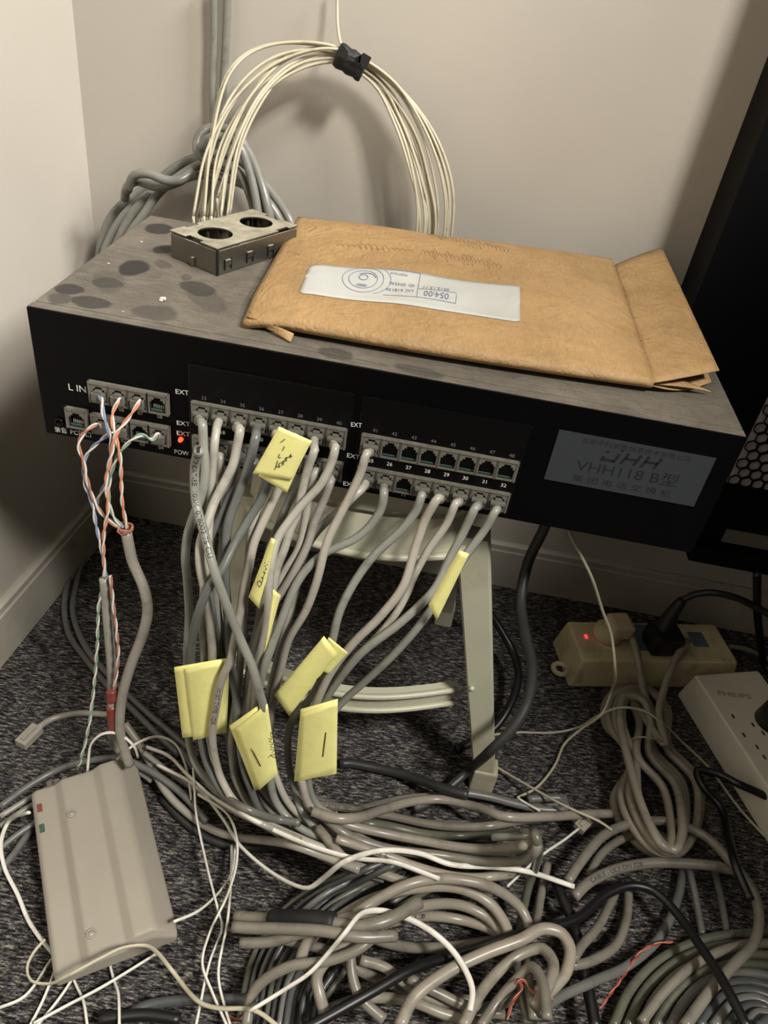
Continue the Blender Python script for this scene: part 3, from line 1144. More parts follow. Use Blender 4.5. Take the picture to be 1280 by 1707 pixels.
def cable_text(pts, r, s, start, h, parent=None, m=None, spread=1.0, flip=False, shift=0.0):
    """print s along the tube, starting at arc length start, on the side that faces the room"""
    vs, fs, wd = glyphs(s)
    k = h / 0.73
    acc = [0.0]
    for i in range(1, len(pts)):
        acc.append(acc[-1] + (pts[i] - pts[i - 1]).length)
    vv = []
    import bisect
    for v in vs:
        a = start + v.x * k * spread
        a = min(max(a, 0), acc[-1] - 1e-6)
        i = min(len(pts) - 2, max(0, bisect.bisect_right(acc, a) - 1))
        t_ = (a - acc[i]) / max(1e-9, acc[i + 1] - acc[i])
        c_ = pts[i].lerp(pts[i + 1], t_)
        T = (pts[min(i + 2, len(pts) - 1)] - pts[max(i - 1, 0)]).normalized()
        n_ = (CAM - c_); n_ = (n_ - T * n_.dot(T)).normalized()
        bi = n_.cross(T)
        y = (v.y * k - h / 2 + shift) * (-1 if flip else 1)
        an = y / r
        vv.append(c_ + (n_ * math.cos(an) + bi * math.sin(an)) * (r * 1.03))
    b = MB(); b.add(vv, fs)
    return b


def flare(p, r, s):
    return p


def mk(px, py, v, k):
    return Z(px, py, v) if k == 'z' else Y(px, py, v)


CABLES = []


def cable(name, pts, d, jm, label, cat='cable', group=None, flat=1.0, fixed=0, fixed_end=0, selfhit=False, n=10, plug=None, text=None, dr=True, endcap=None, step=0.004, plug_end=False, front=0.036):
    """pts: 3D points.  One cable = an Empty with jacket (and plug, lettering), or one mesh when it is only a jacket."""
    r = d / 2
    sp = spline(pts, step)
    if dr:
        sp = drape(sp, r * (1 if flat == 1 else 0.8), fixed, fixed_end, selfhit, front=front)
    b = MB()
    b.tube(sp, r, n, flat=flat)
    if plug is None and text is None and not plug_end:
        o = b.build(name, jm)
        tag(o, label, cat, group)
        return o, sp
    org = sp[0].copy()
    root = thing(name, tuple(org), label, cat, group)
    sub(b, 'jacket', jm, root, org)
    if plug:
        x, z = plug.x, plug.z
        b = MB()
        b.box(x - 0.0044, x + 0.0044, -0.0060, 0.004, z - 0.0046, z + 0.0014, bev=0.0005)
        b.box(x - 0.0022, x + 0.0022, -0.0052, 0.003, z + 0.0014, z + 0.0030, bev=0.0004)
        b.box(x - 0.0050, x + 0.0050, -0.0075, -0.0040, z - 0.0005, z + 0.0022, bev=0.0008)
        sub(b, 'plug', M['clear'], root, org)
    if text:
        s, st, h, kw = text
        sub(cable_text(sp, r, s, st, h, **kw), 'lettering', M['inkblack'], root, org)
    return root, sp


# ---------------- yellow paper tags folded round the cables
NOTES = []


def note(label, leaves, y, strokes=(), staple=None, group=None, bulge=0.0025):
    """leaves: corner quads (tl, tr, br, bl) in measured directions; every leaf is draped over the cables behind it"""
    root = None
    org = None
    surf = None
    for li, (q, dy) in enumerate(leaves):
        c = [V((a, b_)) for a, b_ in q]
        nu, nv = 8, 12
        base = []
        pu = []
        for j in range(nv + 1):
            for i in range(nu + 1):
                u, v = i / nu, j / nv
                pp = (c[0] * (1 - u) + c[1] * u) * (1 - v) + (c[3] * (1 - u) + c[2] * u) * v
                p = Y(pp.x, pp.y, y - dy - bulge * math.sin(PI * u))
                base.append(p)
                d = (CAM - p).normalized(); s = 0.034
                while s > 0 and not ghit(p + d * s, 0.0012):
                    s -= 0.0015
                pu.append(max(s, 0))
        W1, H1 = nu + 1, nv + 1
        mx = max(pu)
        pu = [max(x, mx * 0.72) for x in pu]
        for _ in range(5):
            nw = []
            for j in range(H1):
                for i in range(W1):
                    s = 0; k = 0
                    for a in (-1, 0, 1):
                        for e in (-1, 0, 1):
                            if 0 <= i + a < W1 and 0 <= j + e < H1:
                                s += pu[(j + e) * W1 + i + a]; k += 1
                    nw.append(s / k)
            pu = nw
        vs = [p + (CAM - p).normalized() * (s + 0.0006) for p, s in zip(base, pu)]
        if root is None:
            org = vs[0].copy()
            root = thing('paper_tag', tuple(org), label, 'paper tag', group)
        fr = (CAM - vs[len(vs) // 2]).normalized()
        b = MB()
        k = len(vs)
        allv = vs + [v - fr * 0.0003 for v in vs]
        fs = []
        for j in range(nv):
            for i in range(nu):
                a = j * W1 + i
                fs.append([a, a + 1, a + W1 + 1, a + W1]); fs.append([k + a, k + a + W1, k + a + W1 + 1, k + a + 1])
        per = list(range(W1)) + [j * W1 + nu for j in range(1, H1)] + [nv * W1 + i for i in range(nu - 1, -1, -1)] + [j * W1 for j in range(nv - 1, 0, -1)]
        for t_ in range(len(per)):
            a, c_ = per[t_], per[(t_ + 1) % len(per)]
            fs.append([a, k + a, k + c_, c_])
        b.add(allv, fs, 0, True)
        sub(b, 'paper_leaf', M['note'], root, org)
        for v in vs:
            ginsert(v, 0.0008)
        surf = (vs, W1, H1, c, fr)

    def on(px, py):
        vs, W1, H1, c, fr = surf
        # inverse bilinear in the picture plane of the leaf
        u = v = 0.5
        for _ in range(12):
            p = (c[0] * (1 - u) + c[1] * u) * (1 - v) + (c[3] * (1 - u) + c[2] * u) * v
            du = (c[1] - c[0]) * (1 - v) + (c[2] - c[3]) * v; dv = (c[3] - c[0]) * (1 - u) + (c[2] - c[1]) * u
            det = du.x * dv.y - du.y * dv.x
            r_ = V((px, py)) - p
            u += (r_.x * dv.y - r_.y * dv.x) / det; v += (du.x * r_.y - du.y * r_.x) / det
        u = min(.999, max(0, u)); v = min(.999, max(0, v))
        i, j = int(u * (W1 - 1)), int(v * (H1 - 1))
        a, e = u * (W1 - 1) - i, v * (H1 - 1) - j
        g_ = lambda x, y_: vs[y_ * W1 + x]
        return (g_(i, j) * (1 - a) + g_(i + 1, j) * a) * (1 - e) + (g_(i, j + 1) * (1 - a) + g_(i + 1, j + 1) * a) * e + fr * 0.0003

    if strokes:
        b = MB()
        for st in strokes:
            b.tube(spline([on(*p) for p in st], 0.0010), 0.0002, 5)
        sub(b, 'handwriting', M['inkblack'], root, org)
    if staple:
        b = MB(); b.tube([on(*staple[0]), on((staple[0][0] + staple[1][0]) / 2, (staple[0][1] + staple[1][1]) / 2) + surf[4] * 0.0003, on(*staple[1])], 0.00045, 6)
        sub(b, 'staple', M['staple'], root, org)
    return root


# ---------------- hanging network cables: (port, shade, diameter mm, path) from the back of the bundle to its front
ORD = ['first', 'second', 'third', 'fourth', 'fifth', 'sixth', 'seventh', 'eighth']


def where(port):
    n_ = int(port)
    if n_ >= 41:
        return '%s top socket right of centre, numbered %s' % (ORD[n_ - 41], port)
    if n_ >= 33:
        return '%s top socket left of centre, numbered %s' % (ORD[n_ - 33], port)
    if n_ >= 9:
        return '%s socket of the lower right row, numbered %s' % (ORD[n_ - 9], port)
    return '%s socket of the lower left row, numbered %s' % (ORD[n_ - 1], port)


def hang(port, col, path, d=5.6, deep=0.038, name='network_cable', text=None, label=None, y0=-0.018, zf=0.012):
    p = PORT[port]
    pts = [p + V((0, -0.003, -0.001)), p + V((0, -0.010, -0.0016))]
    y_s = path[0][1]
    for (px, py) in path:
        k = min(1, max(0, (py - y_s) / 260.0))
        y = y0 - deep * (k * k * (3 - 2 * k))
        q = Y(px, py, y)
        if q.z < zf:
            q = Z(px, py, zf)
        pts.append(q)
    # tag on
    cname = dict(lite='pale grey', warm='warm pale grey', mid='mid grey', dark='dark grey', pinkish='pinkish grey')[col]
    return cable(name, pts, d / 1000, J[col], label or ('%s network cable in the %s' % (cname, where(port))), 'cable', fixed=5, plug=p, text=text)


TA = [(560, 1352), (644, 1362), (729, 1378), (841, 1381), (900, 1376)]
TC = [(548, 1379), (616, 1386), (700, 1403), (785, 1419), (850, 1420), (884, 1410), (880, 1398), (820, 1395)]
TD = [(572, 1397), (644, 1414), (729, 1428), (813, 1436), (870, 1433), (892, 1415)]
TE = [(590, 1412), (660, 1436), (720, 1458), (790, 1462), (860, 1452)]
TF = [(565, 1425), (640, 1458), (700, 1478), (760, 1480)]
hang('09', 'lite', [(590, 827), (571, 846), (530, 884), (512, 912), (498, 960), (489, 1000), (470, 1071), (459, 1115), (440, 1190), (425, 1260), (433, 1310), (460, 1360), (520, 1402)] + TE[1:])
hang('02', 'warm', [(367, 760), (366, 800), (361, 850), (352, 900), (341, 960), (339, 1040), (343, 1090), (350, 1160), (352, 1240), (372, 1300), (410, 1345), (480, 1388), (560, 1440), (640, 1470)])
hang('03', 'mid', [(399, 760), (385, 802), (376, 830), (372, 890), (369, 935), (360, 991), (367, 1047), (376, 1090), (385, 1160), (390, 1240), (405, 1310), (440, 1362), (500, 1400)] + TF)
hang('04', 'dark', [(425, 770), (405, 800), (385, 825), (367, 865), (351, 893), (343, 930), (350, 1000), (360, 1060), (370, 1110), (378, 1180), (384, 1250), (400, 1300), (430, 1345), (500, 1392)] + TE[1:])
hang('06', 'pinkish', [(500, 800), (482, 835), (465, 875), (448, 920), (440, 980), (430, 1040), (418, 1100), (410, 1170), (408, 1240), (425, 1300), (455, 1350), (520, 1395)] + TD[1:])
hang('07', 'lite', [(526, 785), (515, 820), (508, 870), (498, 914), (475, 954), (463, 982), (452, 1040), (440, 1100), (430, 1170), (425, 1240), (440, 1300), (480, 1350), (530, 1385)] + TC[1:])
hang('08', 'pinkish', [(552, 800), (537, 840), (524, 870), (513, 907), (496, 942), (473, 982), (447, 1019), (431, 1059), (421, 1100), (412, 1165), (405, 1230), (413, 1290), (440, 1345), (490, 1385), (560, 1425), (644, 1457), (686, 1474)])
hang('34', 'lite', [(358, 735), (354, 785), (352, 830), (348, 880), (345, 940), (340, 1000), (338, 1047), (340, 1090), (338, 1160), (335, 1230), (352, 1290), (390, 1340), (450, 1380), (520, 1420), (600, 1450)])
hang('37', 'lite', [(463, 735), (450, 780), (438, 820), (426, 860), (419, 890), (415, 930), (410, 975), (406, 1020), (402, 1080), (397, 1140), (388, 1200), (386, 1250), (395, 1305), (425, 1350), (490, 1392), (560, 1432), (650, 1462)])
hang('39', 'lite', [(524, 750), (515, 775), (507, 802), (500, 835), (494, 860), (484, 882), (474, 915), (462, 945), (455, 980), (450, 1020), (440, 1065), (425, 1120), (415, 1180), (411, 1240), (428, 1300), (470, 1350), (535, 1390)] + TD[1:])
hang('40', 'lite', [(559, 745), (552, 772), (534, 808), (500, 845), (478, 874), (464, 895), (455, 925), (449, 965), (448, 1000), (444, 1045), (432, 1100), (425, 1170), (430, 1240), (445, 1300), (480, 1345), (540, 1378)] + TC[1:])
hang('36', 'dark', [(427, 725), (420, 755), (408, 795), (393, 835), (382, 865), (377, 900), (375, 950), (378, 1000), (380, 1040), (382, 1085), (392, 1150), (398, 1210), (402, 1260), (415, 1307), (440, 1355), (500, 1392)] + TD[1:], d=5.8)
hang('35', 'lite', [(400, 715), (396, 740), (388, 775), (377, 798), (356, 840), (345, 872), (334, 905), (333, 937), (341, 982), (348, 1024), (352, 1060), (354, 1095), (348, 1160), (340, 1235), (356, 1290), (400, 1345), (470, 1385), (540, 1425), (620, 1455)], d=6.0)
hang('33', 'mid', [(337, 705), (339, 740), (342, 785), (336, 825), (322, 862), (312, 895), (309, 930), (312, 965), (315, 1024), (312, 1094), (316, 1160), (314, 1230), (330, 1280), (373, 1325), (430, 1368), (500, 1408), (580, 1440)], d=5.8)
hang('05', 'dark', [(466, 770), (450, 800), (434, 835), (414, 867), (391, 907), (370, 949), (349, 977), (330, 1024), (320, 1071), (318, 1106), (326, 1170), (338, 1238), (347, 1275), (373, 1322), (410, 1355), (480, 1395), (560, 1440), (640, 1466)], d=5.8, y0=-0.022)
note('large yellow paper tag at the left of the bundle, doubled over with no writing',
     [(((290, 1112), (383, 1096), (378, 1222), (304, 1230)), 0.006), (((308, 1114), (372, 1100), (351, 1228), (322, 1234)), 0.011)], -0.056)
hang('10', 'mid', [(640, 820), (636, 845), (618, 875), (590, 899), (545, 920), (515, 944), (492, 977), (470, 1030), (451, 1082), (436, 1127), (425, 1180), (432, 1240), (448, 1300), (478, 1345), (530, 1382)] + TE[1:], d=5.8)
hang('41', 'warm', [(611, 755), (602, 785), (585, 823), (566, 860), (550, 892), (541, 917), (530, 962), (511, 1015), (481, 1067), (468, 1115), (455, 1170), (450, 1240), (462, 1300), (490, 1350), (540, 1385)] + TD[1:], d=5.6)
hang('12', 'mid', [(703, 825), (694, 850), (670, 882), (640, 910), (618, 932), (585, 980), (566, 1020), (554, 1068), (545, 1110), (520, 1160), (487, 1201), (480, 1260), (490, 1312), (510, 1362), (548, 1400)] + TE[1:], d=5.8)
hang('14', 'lite', [(760, 838), (745, 872), (715, 915), (690, 960), (678, 990), (660, 1022), (630, 1060), (590, 1098), (560, 1130), (535, 1175), (510, 1230), (503, 1290), (518, 1340), (548, 1378)] + TC[1:], d=5.4)
hang('15', 'mid', [(793, 845), (774, 884), (750, 930), (725, 981), (672, 1034), (605, 1086), (562, 1137), (535, 1180), (518, 1230), (511, 1304), (524, 1344), (560, 1372)] + TC[1:], d=5.8)
hang('16', 'mid', [(827, 850), (807, 884), (777, 925), (752, 965), (722, 1011), (691, 1052), (650, 1097), (605, 1139), (571, 1170), (540, 1210), (520, 1260), (515, 1310), (532, 1345), (575, 1368)] + TC[1:], d=5.6)
hang('13', 'warm', [(730, 830), (708, 867), (700, 890), (691, 917), (672, 977), (635, 1026), (590, 1071), (552, 1120), (526, 1175), (510, 1215), (500, 1265), (505, 1310), (520, 1348), (560, 1376)] + TD[1:], d=6.0)
hang('38', 'warm', [(495, 745), (480, 785), (462, 820), (448, 850), (434, 880), (423, 907), (415, 945), (407, 977), (402, 1010), (391, 1066), (384, 1100), (370, 1132), (360, 1180), (354, 1225), (360, 1270), (372, 1305), (400, 1345), (450, 1375), (530, 1410), (600, 1440)],
     text=('WIST TYPE VDE', 0.20, 0.0030, dict(spread=1.5)), d=5.8)
hang('01', 'mid', [(331, 752), (325, 775), (324, 800), (327, 840), (337, 877), (346, 910), (358, 954), (379, 1012), (398, 1059), (421, 1113), (431, 1150), (440, 1180), (446, 1230), (449, 1290), (462, 1340), (500, 1380), (560, 1405)] + TE[1:], d=6.0, y0=-0.030, deep=0.045,
     text=('4 PAIR  LAN UTP CAT-5E  100M  078002 75 CU', 0.030, 0.0032, dict(spread=1.15)))

# written word on each tag as pen strokes
note('yellow paper tag hanging highest, in front of sockets 37 and 38, with a handwritten word',
     [(((474, 718), (516, 738), (478, 822), (430, 793)), 0.010), (((465, 711), (520, 735), (486, 800), (421, 789)), 0.013)], -0.026,
     strokes=[[(471, 751), (474, 744)], [(466, 757), (464, 762), (468, 763)], [(458, 783), (461, 774), (463, 768)], [(461, 777), (466, 779), (465, 773), (469, 771)], [(470, 776), (474, 768), (470, 770), (473, 774)],
              [(476, 768), (479, 762), (475, 764), (478, 769)], [(481, 763), (485, 757), (484, 763), (487, 760)], [(467, 738), (475, 732)]])
note('narrow twisted yellow paper tag with a handwritten word, midway down the bundle',
     [(((452, 896), (460, 900), (433, 1016), (414, 995)), 0.006)], -0.052,
     strokes=[[(432, 978), (436, 974), (433, 968), (429, 972), (433, 979)], [(436, 972), (438, 966), (436, 962), (440, 964)], [(438, 962), (441, 956), (439, 953), (443, 955)], [(440, 951), (444, 950), (443, 946)], [(441, 944), (446, 941), (441, 938), (448, 936)]])
note('thin yellow paper tag mostly hidden among cables below the narrow written tag',
     [(((455, 982), (468, 992), (447, 1070), (437, 1097)), 0.002)], -0.050)
note('upper right yellow paper tag, tilted, folded round the cable from socket 12',
     [(((548, 1062), (580, 1088), (548, 1124), (520, 1110)), 0.004), (((540, 1060), (562, 1090), (482, 1194), (457, 1158)), 0.010)], -0.058,
     staple=((531, 1139), (537, 1134)))
note('lower yellow paper tag with upright staple, wrapped over several cables at centre',
     [(((501, 1182), (563, 1165), (561, 1290), (490, 1303)), 0.006), (((502, 1189), (563, 1167), (561, 1286), (496, 1304)), 0.012)], -0.064, staple=((543, 1221), (538, 1261)))
note('yellow paper tag with slanted staple and a sideways handwritten word',
     [(((382, 1210), (430, 1176), (450, 1302), (425, 1319)), 0.006), (((392, 1215), (446, 1173), (463, 1290), (431, 1318)), 0.012)], -0.064,
     strokes=[[(449, 1222), (453, 1221), (451, 1226), (455, 1229)], [(447, 1231), (453, 1232), (449, 1236), (455, 1238)], [(449, 1241), (455, 1240), (451, 1245), (457, 1246)], [(450, 1249), (458, 1250), (453, 1255)], [(446, 1263), (457, 1257), (461, 1262), (450, 1258)]],
     staple=((419, 1248), (434, 1277)))
note('slim yellow paper tag on the cable from socket 16, by the stool leg',
     [(((765, 917), (782, 923), (728, 1035), (714, 1008)), 0.008)], -0.050)

# green tie wire round the bundle on the floor
GT = [[(556, 1352), (566, 1368), (563, 1390), (553, 1411)], [(560, 1353), (570, 1372), (566, 1395), (557, 1414)]]
b = MB()
for kk, st in enumerate(GT):
    b.tube(spline([Z(a, b_, 0.052) for a, b_ in st], 0.003), 0.0008, 6, mi=kk)
tag(b.build('tie_wire', [W['green'], W['white']]), 'thin green and white wire tying the grey bundle on the carpet', 'wire')

# ---------------- floor bundle: extra cables lying right of the hanging bundle
def lay(path, d, jm, label, z=0.008, name='network_cable', cat='cable', group=None, **k):
    if k.get('selfhit'):
        k['front'] = 0
    return cable(name, [Z(a, b_, c_[0] if c_ else z) for (a, b_, *c_) in path], d / 1000, J[jm] if isinstance(jm, str) else jm, label, cat, group, **k)


FB = 'grey cables lying in the bundle on the carpet'
LFB = 'grey network cable lying in the flat bundle in front of the stool foot'
lay([(590, 1352), (616, 1345), (672, 1332), (729, 1327), (790, 1322), (850, 1336), (905, 1346), (945, 1340)], 7.4, 'floor_b', LFB, group=FB)
lay([(690, 1345), (757, 1322), (813, 1328), (855, 1339), (911, 1350), (944, 1346), (935, 1332), (880, 1332)], 7.4, 'greys', LFB, group=FB)
lay([(560, 1370), (616, 1384), (700, 1401), (785, 1414), (850, 1412), (889, 1402), (878, 1390), (820, 1398), (760, 1390)], 7.2, 'floor_a', LFB, group=FB)
lay([(540, 1362), (574, 1389), (644, 1414), (729, 1425), (813, 1436), (878, 1432), (896, 1410), (890, 1385)], 7.2, 'floor_b', LFB, group=FB)
lay([(530, 1380), (582, 1437), (644, 1459), (686, 1474)], 7.2, 'floor_a', LFB, group=FB)
lay([(500, 1340), (560, 1366), (640, 1376), (720, 1392), (800, 1392), (880, 1388)], 7.4, 'green', LFB, group=FB)
lay([(520, 1330), (580, 1350), (660, 1368), (760, 1374), (850, 1368), (900, 1366)], 7.4, 'greys', LFB, group=FB)
lay([(560, 1398), (644, 1426), (700, 1446), (757, 1460), (813, 1462), (869, 1453), (892, 1440)], 6.6, 'floor_c', 'pale cable printed ..100Z-61.. along the front of the floor bundle', text=('1002-61', 0.028, 0.0034, dict(spread=1.2)))
lay([(520, 1340), (560, 1345), (600, 1352), (644, 1359), (729, 1376), (800, 1378), (883, 1366), (940, 1360)], 7.2, 'floor_b', 'thick grey cable printed CAT5E on top of the floor bundle', text=('CAT5E  IEC', 0.010, 0.0036, dict(spread=1.0)), z=0.02)
o, sp = lay([(520, 1352), (560, 1364), (600, 1362), (636, 1350), (687, 1336), (740, 1333), (799, 1347), (841, 1361), (920, 1361), (980, 1357), (1018, 1356)], 8.0, 'floor_a', 'thick grey cable with a cut end pointing right on the floor bundle', z=0.02, fixed_end=0)

# ---------------- the coil of thin dark cables under the tangle
pts = []
for k in range(13):
    t_ = [(640 + 7 * k, 1430 + 4 * k), (585 + 7 * k, 1452 + 5 * k), (520 + 8 * k, 1483 + 6 * k), (460 + 9 * k, 1530 + 8 * k), (420 + 10 * k, 1600 + 6 * k), (398 + 11 * k, 1700 + 3 * k)]
    t_ = [(a, c_ + random.uniform(-2, 2)) for a, c_ in t_]
    lay(t_, 4.6, ('green', 'slate', 'greys', 'slate')[k % 4], 'thin dark grey cable of the fanned coil lying flat under the tangle', z=0.004, group='fanned dark coil under the tangle', step=0.006)

# ---------------- cable tangle, front centre
TG = 'dusty grey cables of the front tangle'
TL = 'dusty beige-grey cable looping in the front tangle'


def tg(path, d=8.0, jm='floor_a', label=TL, group=TG, z=0.012, **k):
    if label is not TL:
        group = None
    return lay(path, d, jm, label, z=z, group=group, **k)


tg([(607, 1559), (673, 1578), (752, 1578), (810, 1570), (870, 1560)], jm='floor_b', label='beige-grey cable passing low behind the middle of the front tangle')
tg([(440, 1560), (500, 1572), (560, 1590), (600, 1618), (650, 1640), (720, 1660), (790, 1668)], 7.5, 'floor_b', label='beige-grey cable running right from the tape sleeve under the tangle')
tg([(600, 1600), (640, 1612), (690, 1650), (760, 1680), (840, 1690)], 7.5, 'floor_a', label='beige-grey cable low in the tangle, ending under the right arches')
tg([(680, 1630), (730, 1655), (790, 1680), (850, 1668), (900, 1640)], 7.5, 'floor_b', label='short beige-grey cable behind the two right arches of the tangle')
tg([(533, 1690), (600, 1665), (680, 1668), (740, 1690), (800, 1705)], 7.5, 'floor_a', label='beige-grey cable along the bottom edge in the tangle')
tg([(600, 1545), (585, 1590), (588, 1630), (600, 1662), (640, 1700)], 7.5, 'floor_b', label='beige-grey cable hanging down the left middle of the tangle')
tg([(890, 1385), (898, 1420), (880, 1480), (868, 1540), (862, 1600), (870, 1660), (880, 1707)], 7.0, 'green', label='olive-grey cable dropping from the end of the floor bundle into the tangle')
tg([(912, 1440), (900, 1500), (890, 1560), (880, 1620), (890, 1700)], 7.5, 'floor_b', label='beige-grey cable dropping beside the glossy black lead')
tg([(634, 1539), (713, 1527), (791, 1539), (845, 1562)], 8.2, 'floor_c', label='beige cable printed 61.1891 bending over the front tangle', text=('61.1891', 0.035, 0.0036, dict(spread=1.2)))
tg([(548, 1707), (533, 1660), (529, 1625), (564, 1582), (619, 1547), (697, 1512), (763, 1508), (814, 1531), (838, 1560)], 8.2, label='outer long beige-grey arc on the left of the tangle, second from top')
tg([(498, 1612), (513, 1570), (564, 1531), (619, 1500), (693, 1480), (763, 1480), (814, 1504), (841, 1539), (850, 1565)], 8.5, 'floor_c', label='long pale arc of cable on the left of the tangle, reaching lowest left')
tg([(590, 1525), (628, 1500), (673, 1477), (712, 1467), (752, 1465), (822, 1480), (869, 1516), (882, 1551), (876, 1575)], 8.0, 'floor_a', label='topmost beige-grey arc over the right of the tangle')
tg([(400, 1572), (450, 1570), (520, 1550), (580, 1530), (640, 1540), (600, 1580), (545, 1602), (480, 1612), (425, 1650), (410, 1712)], 7.5, 'floor_b', label='beige-grey cable looping round the right end of the tape sleeve')
lay([(925, 1465), (934, 1490), (950, 1525), (961, 1562), (972, 1619), (984, 1667), (993, 1715)], 9.0, 'black', 'glossy black lead running down to the bottom edge, right of centre', name='power_lead', z=0.025)

# black tape sleeve round the splice
o, sp = tg([(392, 1528), (430, 1531), (480, 1533), (540, 1536), (590, 1545), (640, 1536), (700, 1504)], 9.0, 'floor_b', label='beige cable entering the black tape sleeve from the left', z=0.02)
tg([(388, 1545), (425, 1547), (470, 1548), (540, 1552), (600, 1562), (660, 1560)], 8.0, 'floor_b', label='second beige cable lying against the black tape sleeve', z=0.018)
spl = sp[int(len(sp) * 0.2):int(len(sp) * 0.55)]
b = MB()
b.tube(spl, 0.007, 14, rr=[0.0066 + 0.0006 * math.sin(i * 2.3) + 0.0004 * ((i * 7) % 3) for i in range(len(spl))])
tag(b.build('tape_sleeve', M['tape']), 'black tape wrapped round a cable splice, left of the tangle', 'tape')

# ---------------- right side loops
lay([(1047, 1470), (1047, 1500), (1044, 1532), (1025, 1577), (980, 1604), (950, 1610)], 7.5, 'floor_b', 'beige-grey cable bending down left under the black arch', z=0.008)
lay([(1025, 1490), (995, 1547), (969, 1577), (955, 1600)], 7.5, 'floor_b', 'short grey cable run slanting behind the black arch', z=0.008)
lay([(1140, 1440), (1130, 1495), (1100, 1562), (1044, 1611), (987, 1637), (924, 1667), (900, 1690)], 7.5, 'greys', 'grey cable running from the coil tail to the tangle lower left', z=0.008)
lay([(1145, 1435), (1158, 1490), (1171, 1560)], 6.0, 'greys', 'thin grey cable dropping towards the big coil, left one', z=0.006)
lay([(1190, 1450), (1202, 1500), (1212, 1560)], 6.0, 'greys', 'thin grey cable dropping towards the big coil, right one', z=0.006)
lay([(980, 1462), (1002, 1424), (1040, 1397), (1085, 1386), (1112, 1400), (1134, 1424)], 7.5, 'floor_b', 'inner grey loop below the tied extension cord', z=0.015)
# big coil, bottom right
for k in range(11):
    x0 = 1021 + 24 * k
    t_ = [(x0, 1712), (1050 + 22 * k, 1650 + 6 * k), (1100 + 18 * k, 1600 + 10 * k), (1170 + 13 * k, 1567 + 14 * k), (1240 + 6 * k, 1556 + 17 * k), (1310, 1556 + 20 * k)]
    lay(t_, 7.6, ('green', 'green', 'floor_b', 'green', 'greys', 'slate', 'slate', 'greys', 'slate', 'greys', 'slate')[k], 'outer olive-grey turn of the large cable coil at bottom right' if k < 5 else 'inner slate-grey turn of the large cable coil at bottom right',
        z=0.010, group='outer turns of the big coil' if k < 5 else 'inner turns of the big coil')
lay([(1068, 1705), (1110, 1650), (1170, 1600), (1240, 1575), (1300, 1572)], 7.5, 'floor_b', 'brownish upper turn lying over the large coil at bottom right', z=0.02)
lay([(957, 1495), (980, 1472), (1025, 1450), (1081, 1439), (1137, 1439), (1200, 1445), (1228, 1452)], 9.0, 'floor_b', 'thick dusty cable printed CABLE across the right foreground', z=0.028, text=('CABLE - UCF ON 028', 0.020, 0.0036, dict(spread=1.2)))
lay([(946, 1470), (969, 1435), (1010, 1390), (1062, 1371), (1119, 1371), (1175, 1394), (1220, 1439), (1254, 1484), (1265, 1525), (1257, 1570), (1220, 1611), (1185, 1650), (1140, 1712)], 8.5, 'floor_b', 'large beige-grey cable hoop standing over the right side of the floor', z=0.030)

# black power lead crossing the tangle
lay([(500, 1720), (537, 1700), (615, 1656), (693, 1613), (791, 1582), (849, 1562), (912, 1547), (965, 1529), (1010, 1491), (1055, 1476), (1092, 1487), (1130, 1525), (1167, 1577), (1197, 1622), (1224, 1671), (1246, 1715)], 7.5, 'black', 'black power lead arching across the tangle to the bottom right corner', name='power_lead', z=0.030)
tg([(666, 1712), (689, 1664), (744, 1621), (806, 1590), (869, 1566), (905, 1548), (936, 1556), (950, 1581), (942, 1622), (905, 1662)], 9.0, 'floor_c', label='thick beige cable arching from the bottom edge over the black lead')
tg([(771, 1712), (798, 1660), (837, 1613), (872, 1588), (905, 1582), (922, 1605), (915, 1640), (890, 1680)], 8.5, 'floor_a', label='beige-grey arch nested inside the thick beige arch')
tg([(800, 1712), (825, 1675), (855, 1640), (888, 1612), (905, 1640), (912, 1700)], 7.5, 'floor_b', label='innermost beige-grey arch near the red knotted wire')

# ---------------- tied extension cord between the two power strips: one continuous cord
loop = []
Aax, Bax = V((1042, 1145)), V((1118, 1415))
ax = (Bax - Aax); ax_n = ax.normalized(); nn = V((ax_n.y, -ax_n.x)) * -1
for k in range(6):
    wk = 78 - 11 * k
    for i in range(14):
        a = 2 * PI * i / 14
        s = 0.5 - 0.5 * math.cos(a)           # 0 top .. 1 bottom
        side = math.sin(a)
        mid = math.exp(-((s - 0.37) / 0.17) ** 2)
        wd_ = 1.12 - 0.12 * s
        c_ = Aax + ax * (s * (1.04 - 0.02 * k) + 0.012 * k) + V((6 * math.sin(k * 2.1), 0))
        p_ = c_ + nn * (side * wk * wd_ * (1 - 0.66 * mid) + mid * (k - 2.5) * 6)
        loop.append((p_.x, p_.y, 0.0065 + 0.004 * (k // 2)))
loop += [(1108, 1240, 0.035), (1098, 1190, 0.040), (1110, 1140, 0.045), (1128, 1095, 0.052), (1146, 1068, 0.055)]
start = [(1055, 1065, 0.058), (1064, 1100, 0.058), (1072, 1150, 0.035), (1088, 1200, 0.020)]
lay(start + loop, 7.8, 'floor_c', 'beige extension cord folded into long loops and tied, by the power strips', name='extension_cord', z=0.01, selfhit=True, step=0.005, fixed=10, fixed_end=10)
b = MB()
tw = [Z(a, c_, z_) for a, c_, z_ in ((1040, 1252, 0.010), (1046, 1238, 0.030), (1062, 1229, 0.046), (1085, 1230, 0.048), (1110, 1239, 0.040), (1118, 1250, 0.020))]
b.tube(spline(tw, 0.003), 0.0011, 6)
tag(b.build('tie_wire', J['floor_c']), 'thin pale tie round the waist of the folded extension cord', 'wire')

# ---------------- power strips
PS = thing('power_strip', (0.546, 0.2235, 0), 'aged cream power strip with red neon light and a black plug, by the baseboard', 'power strip', rz=math.atan2(0.041, 0.171))
L1, W1_, H1_ = 0.182, 0.066, 0.040


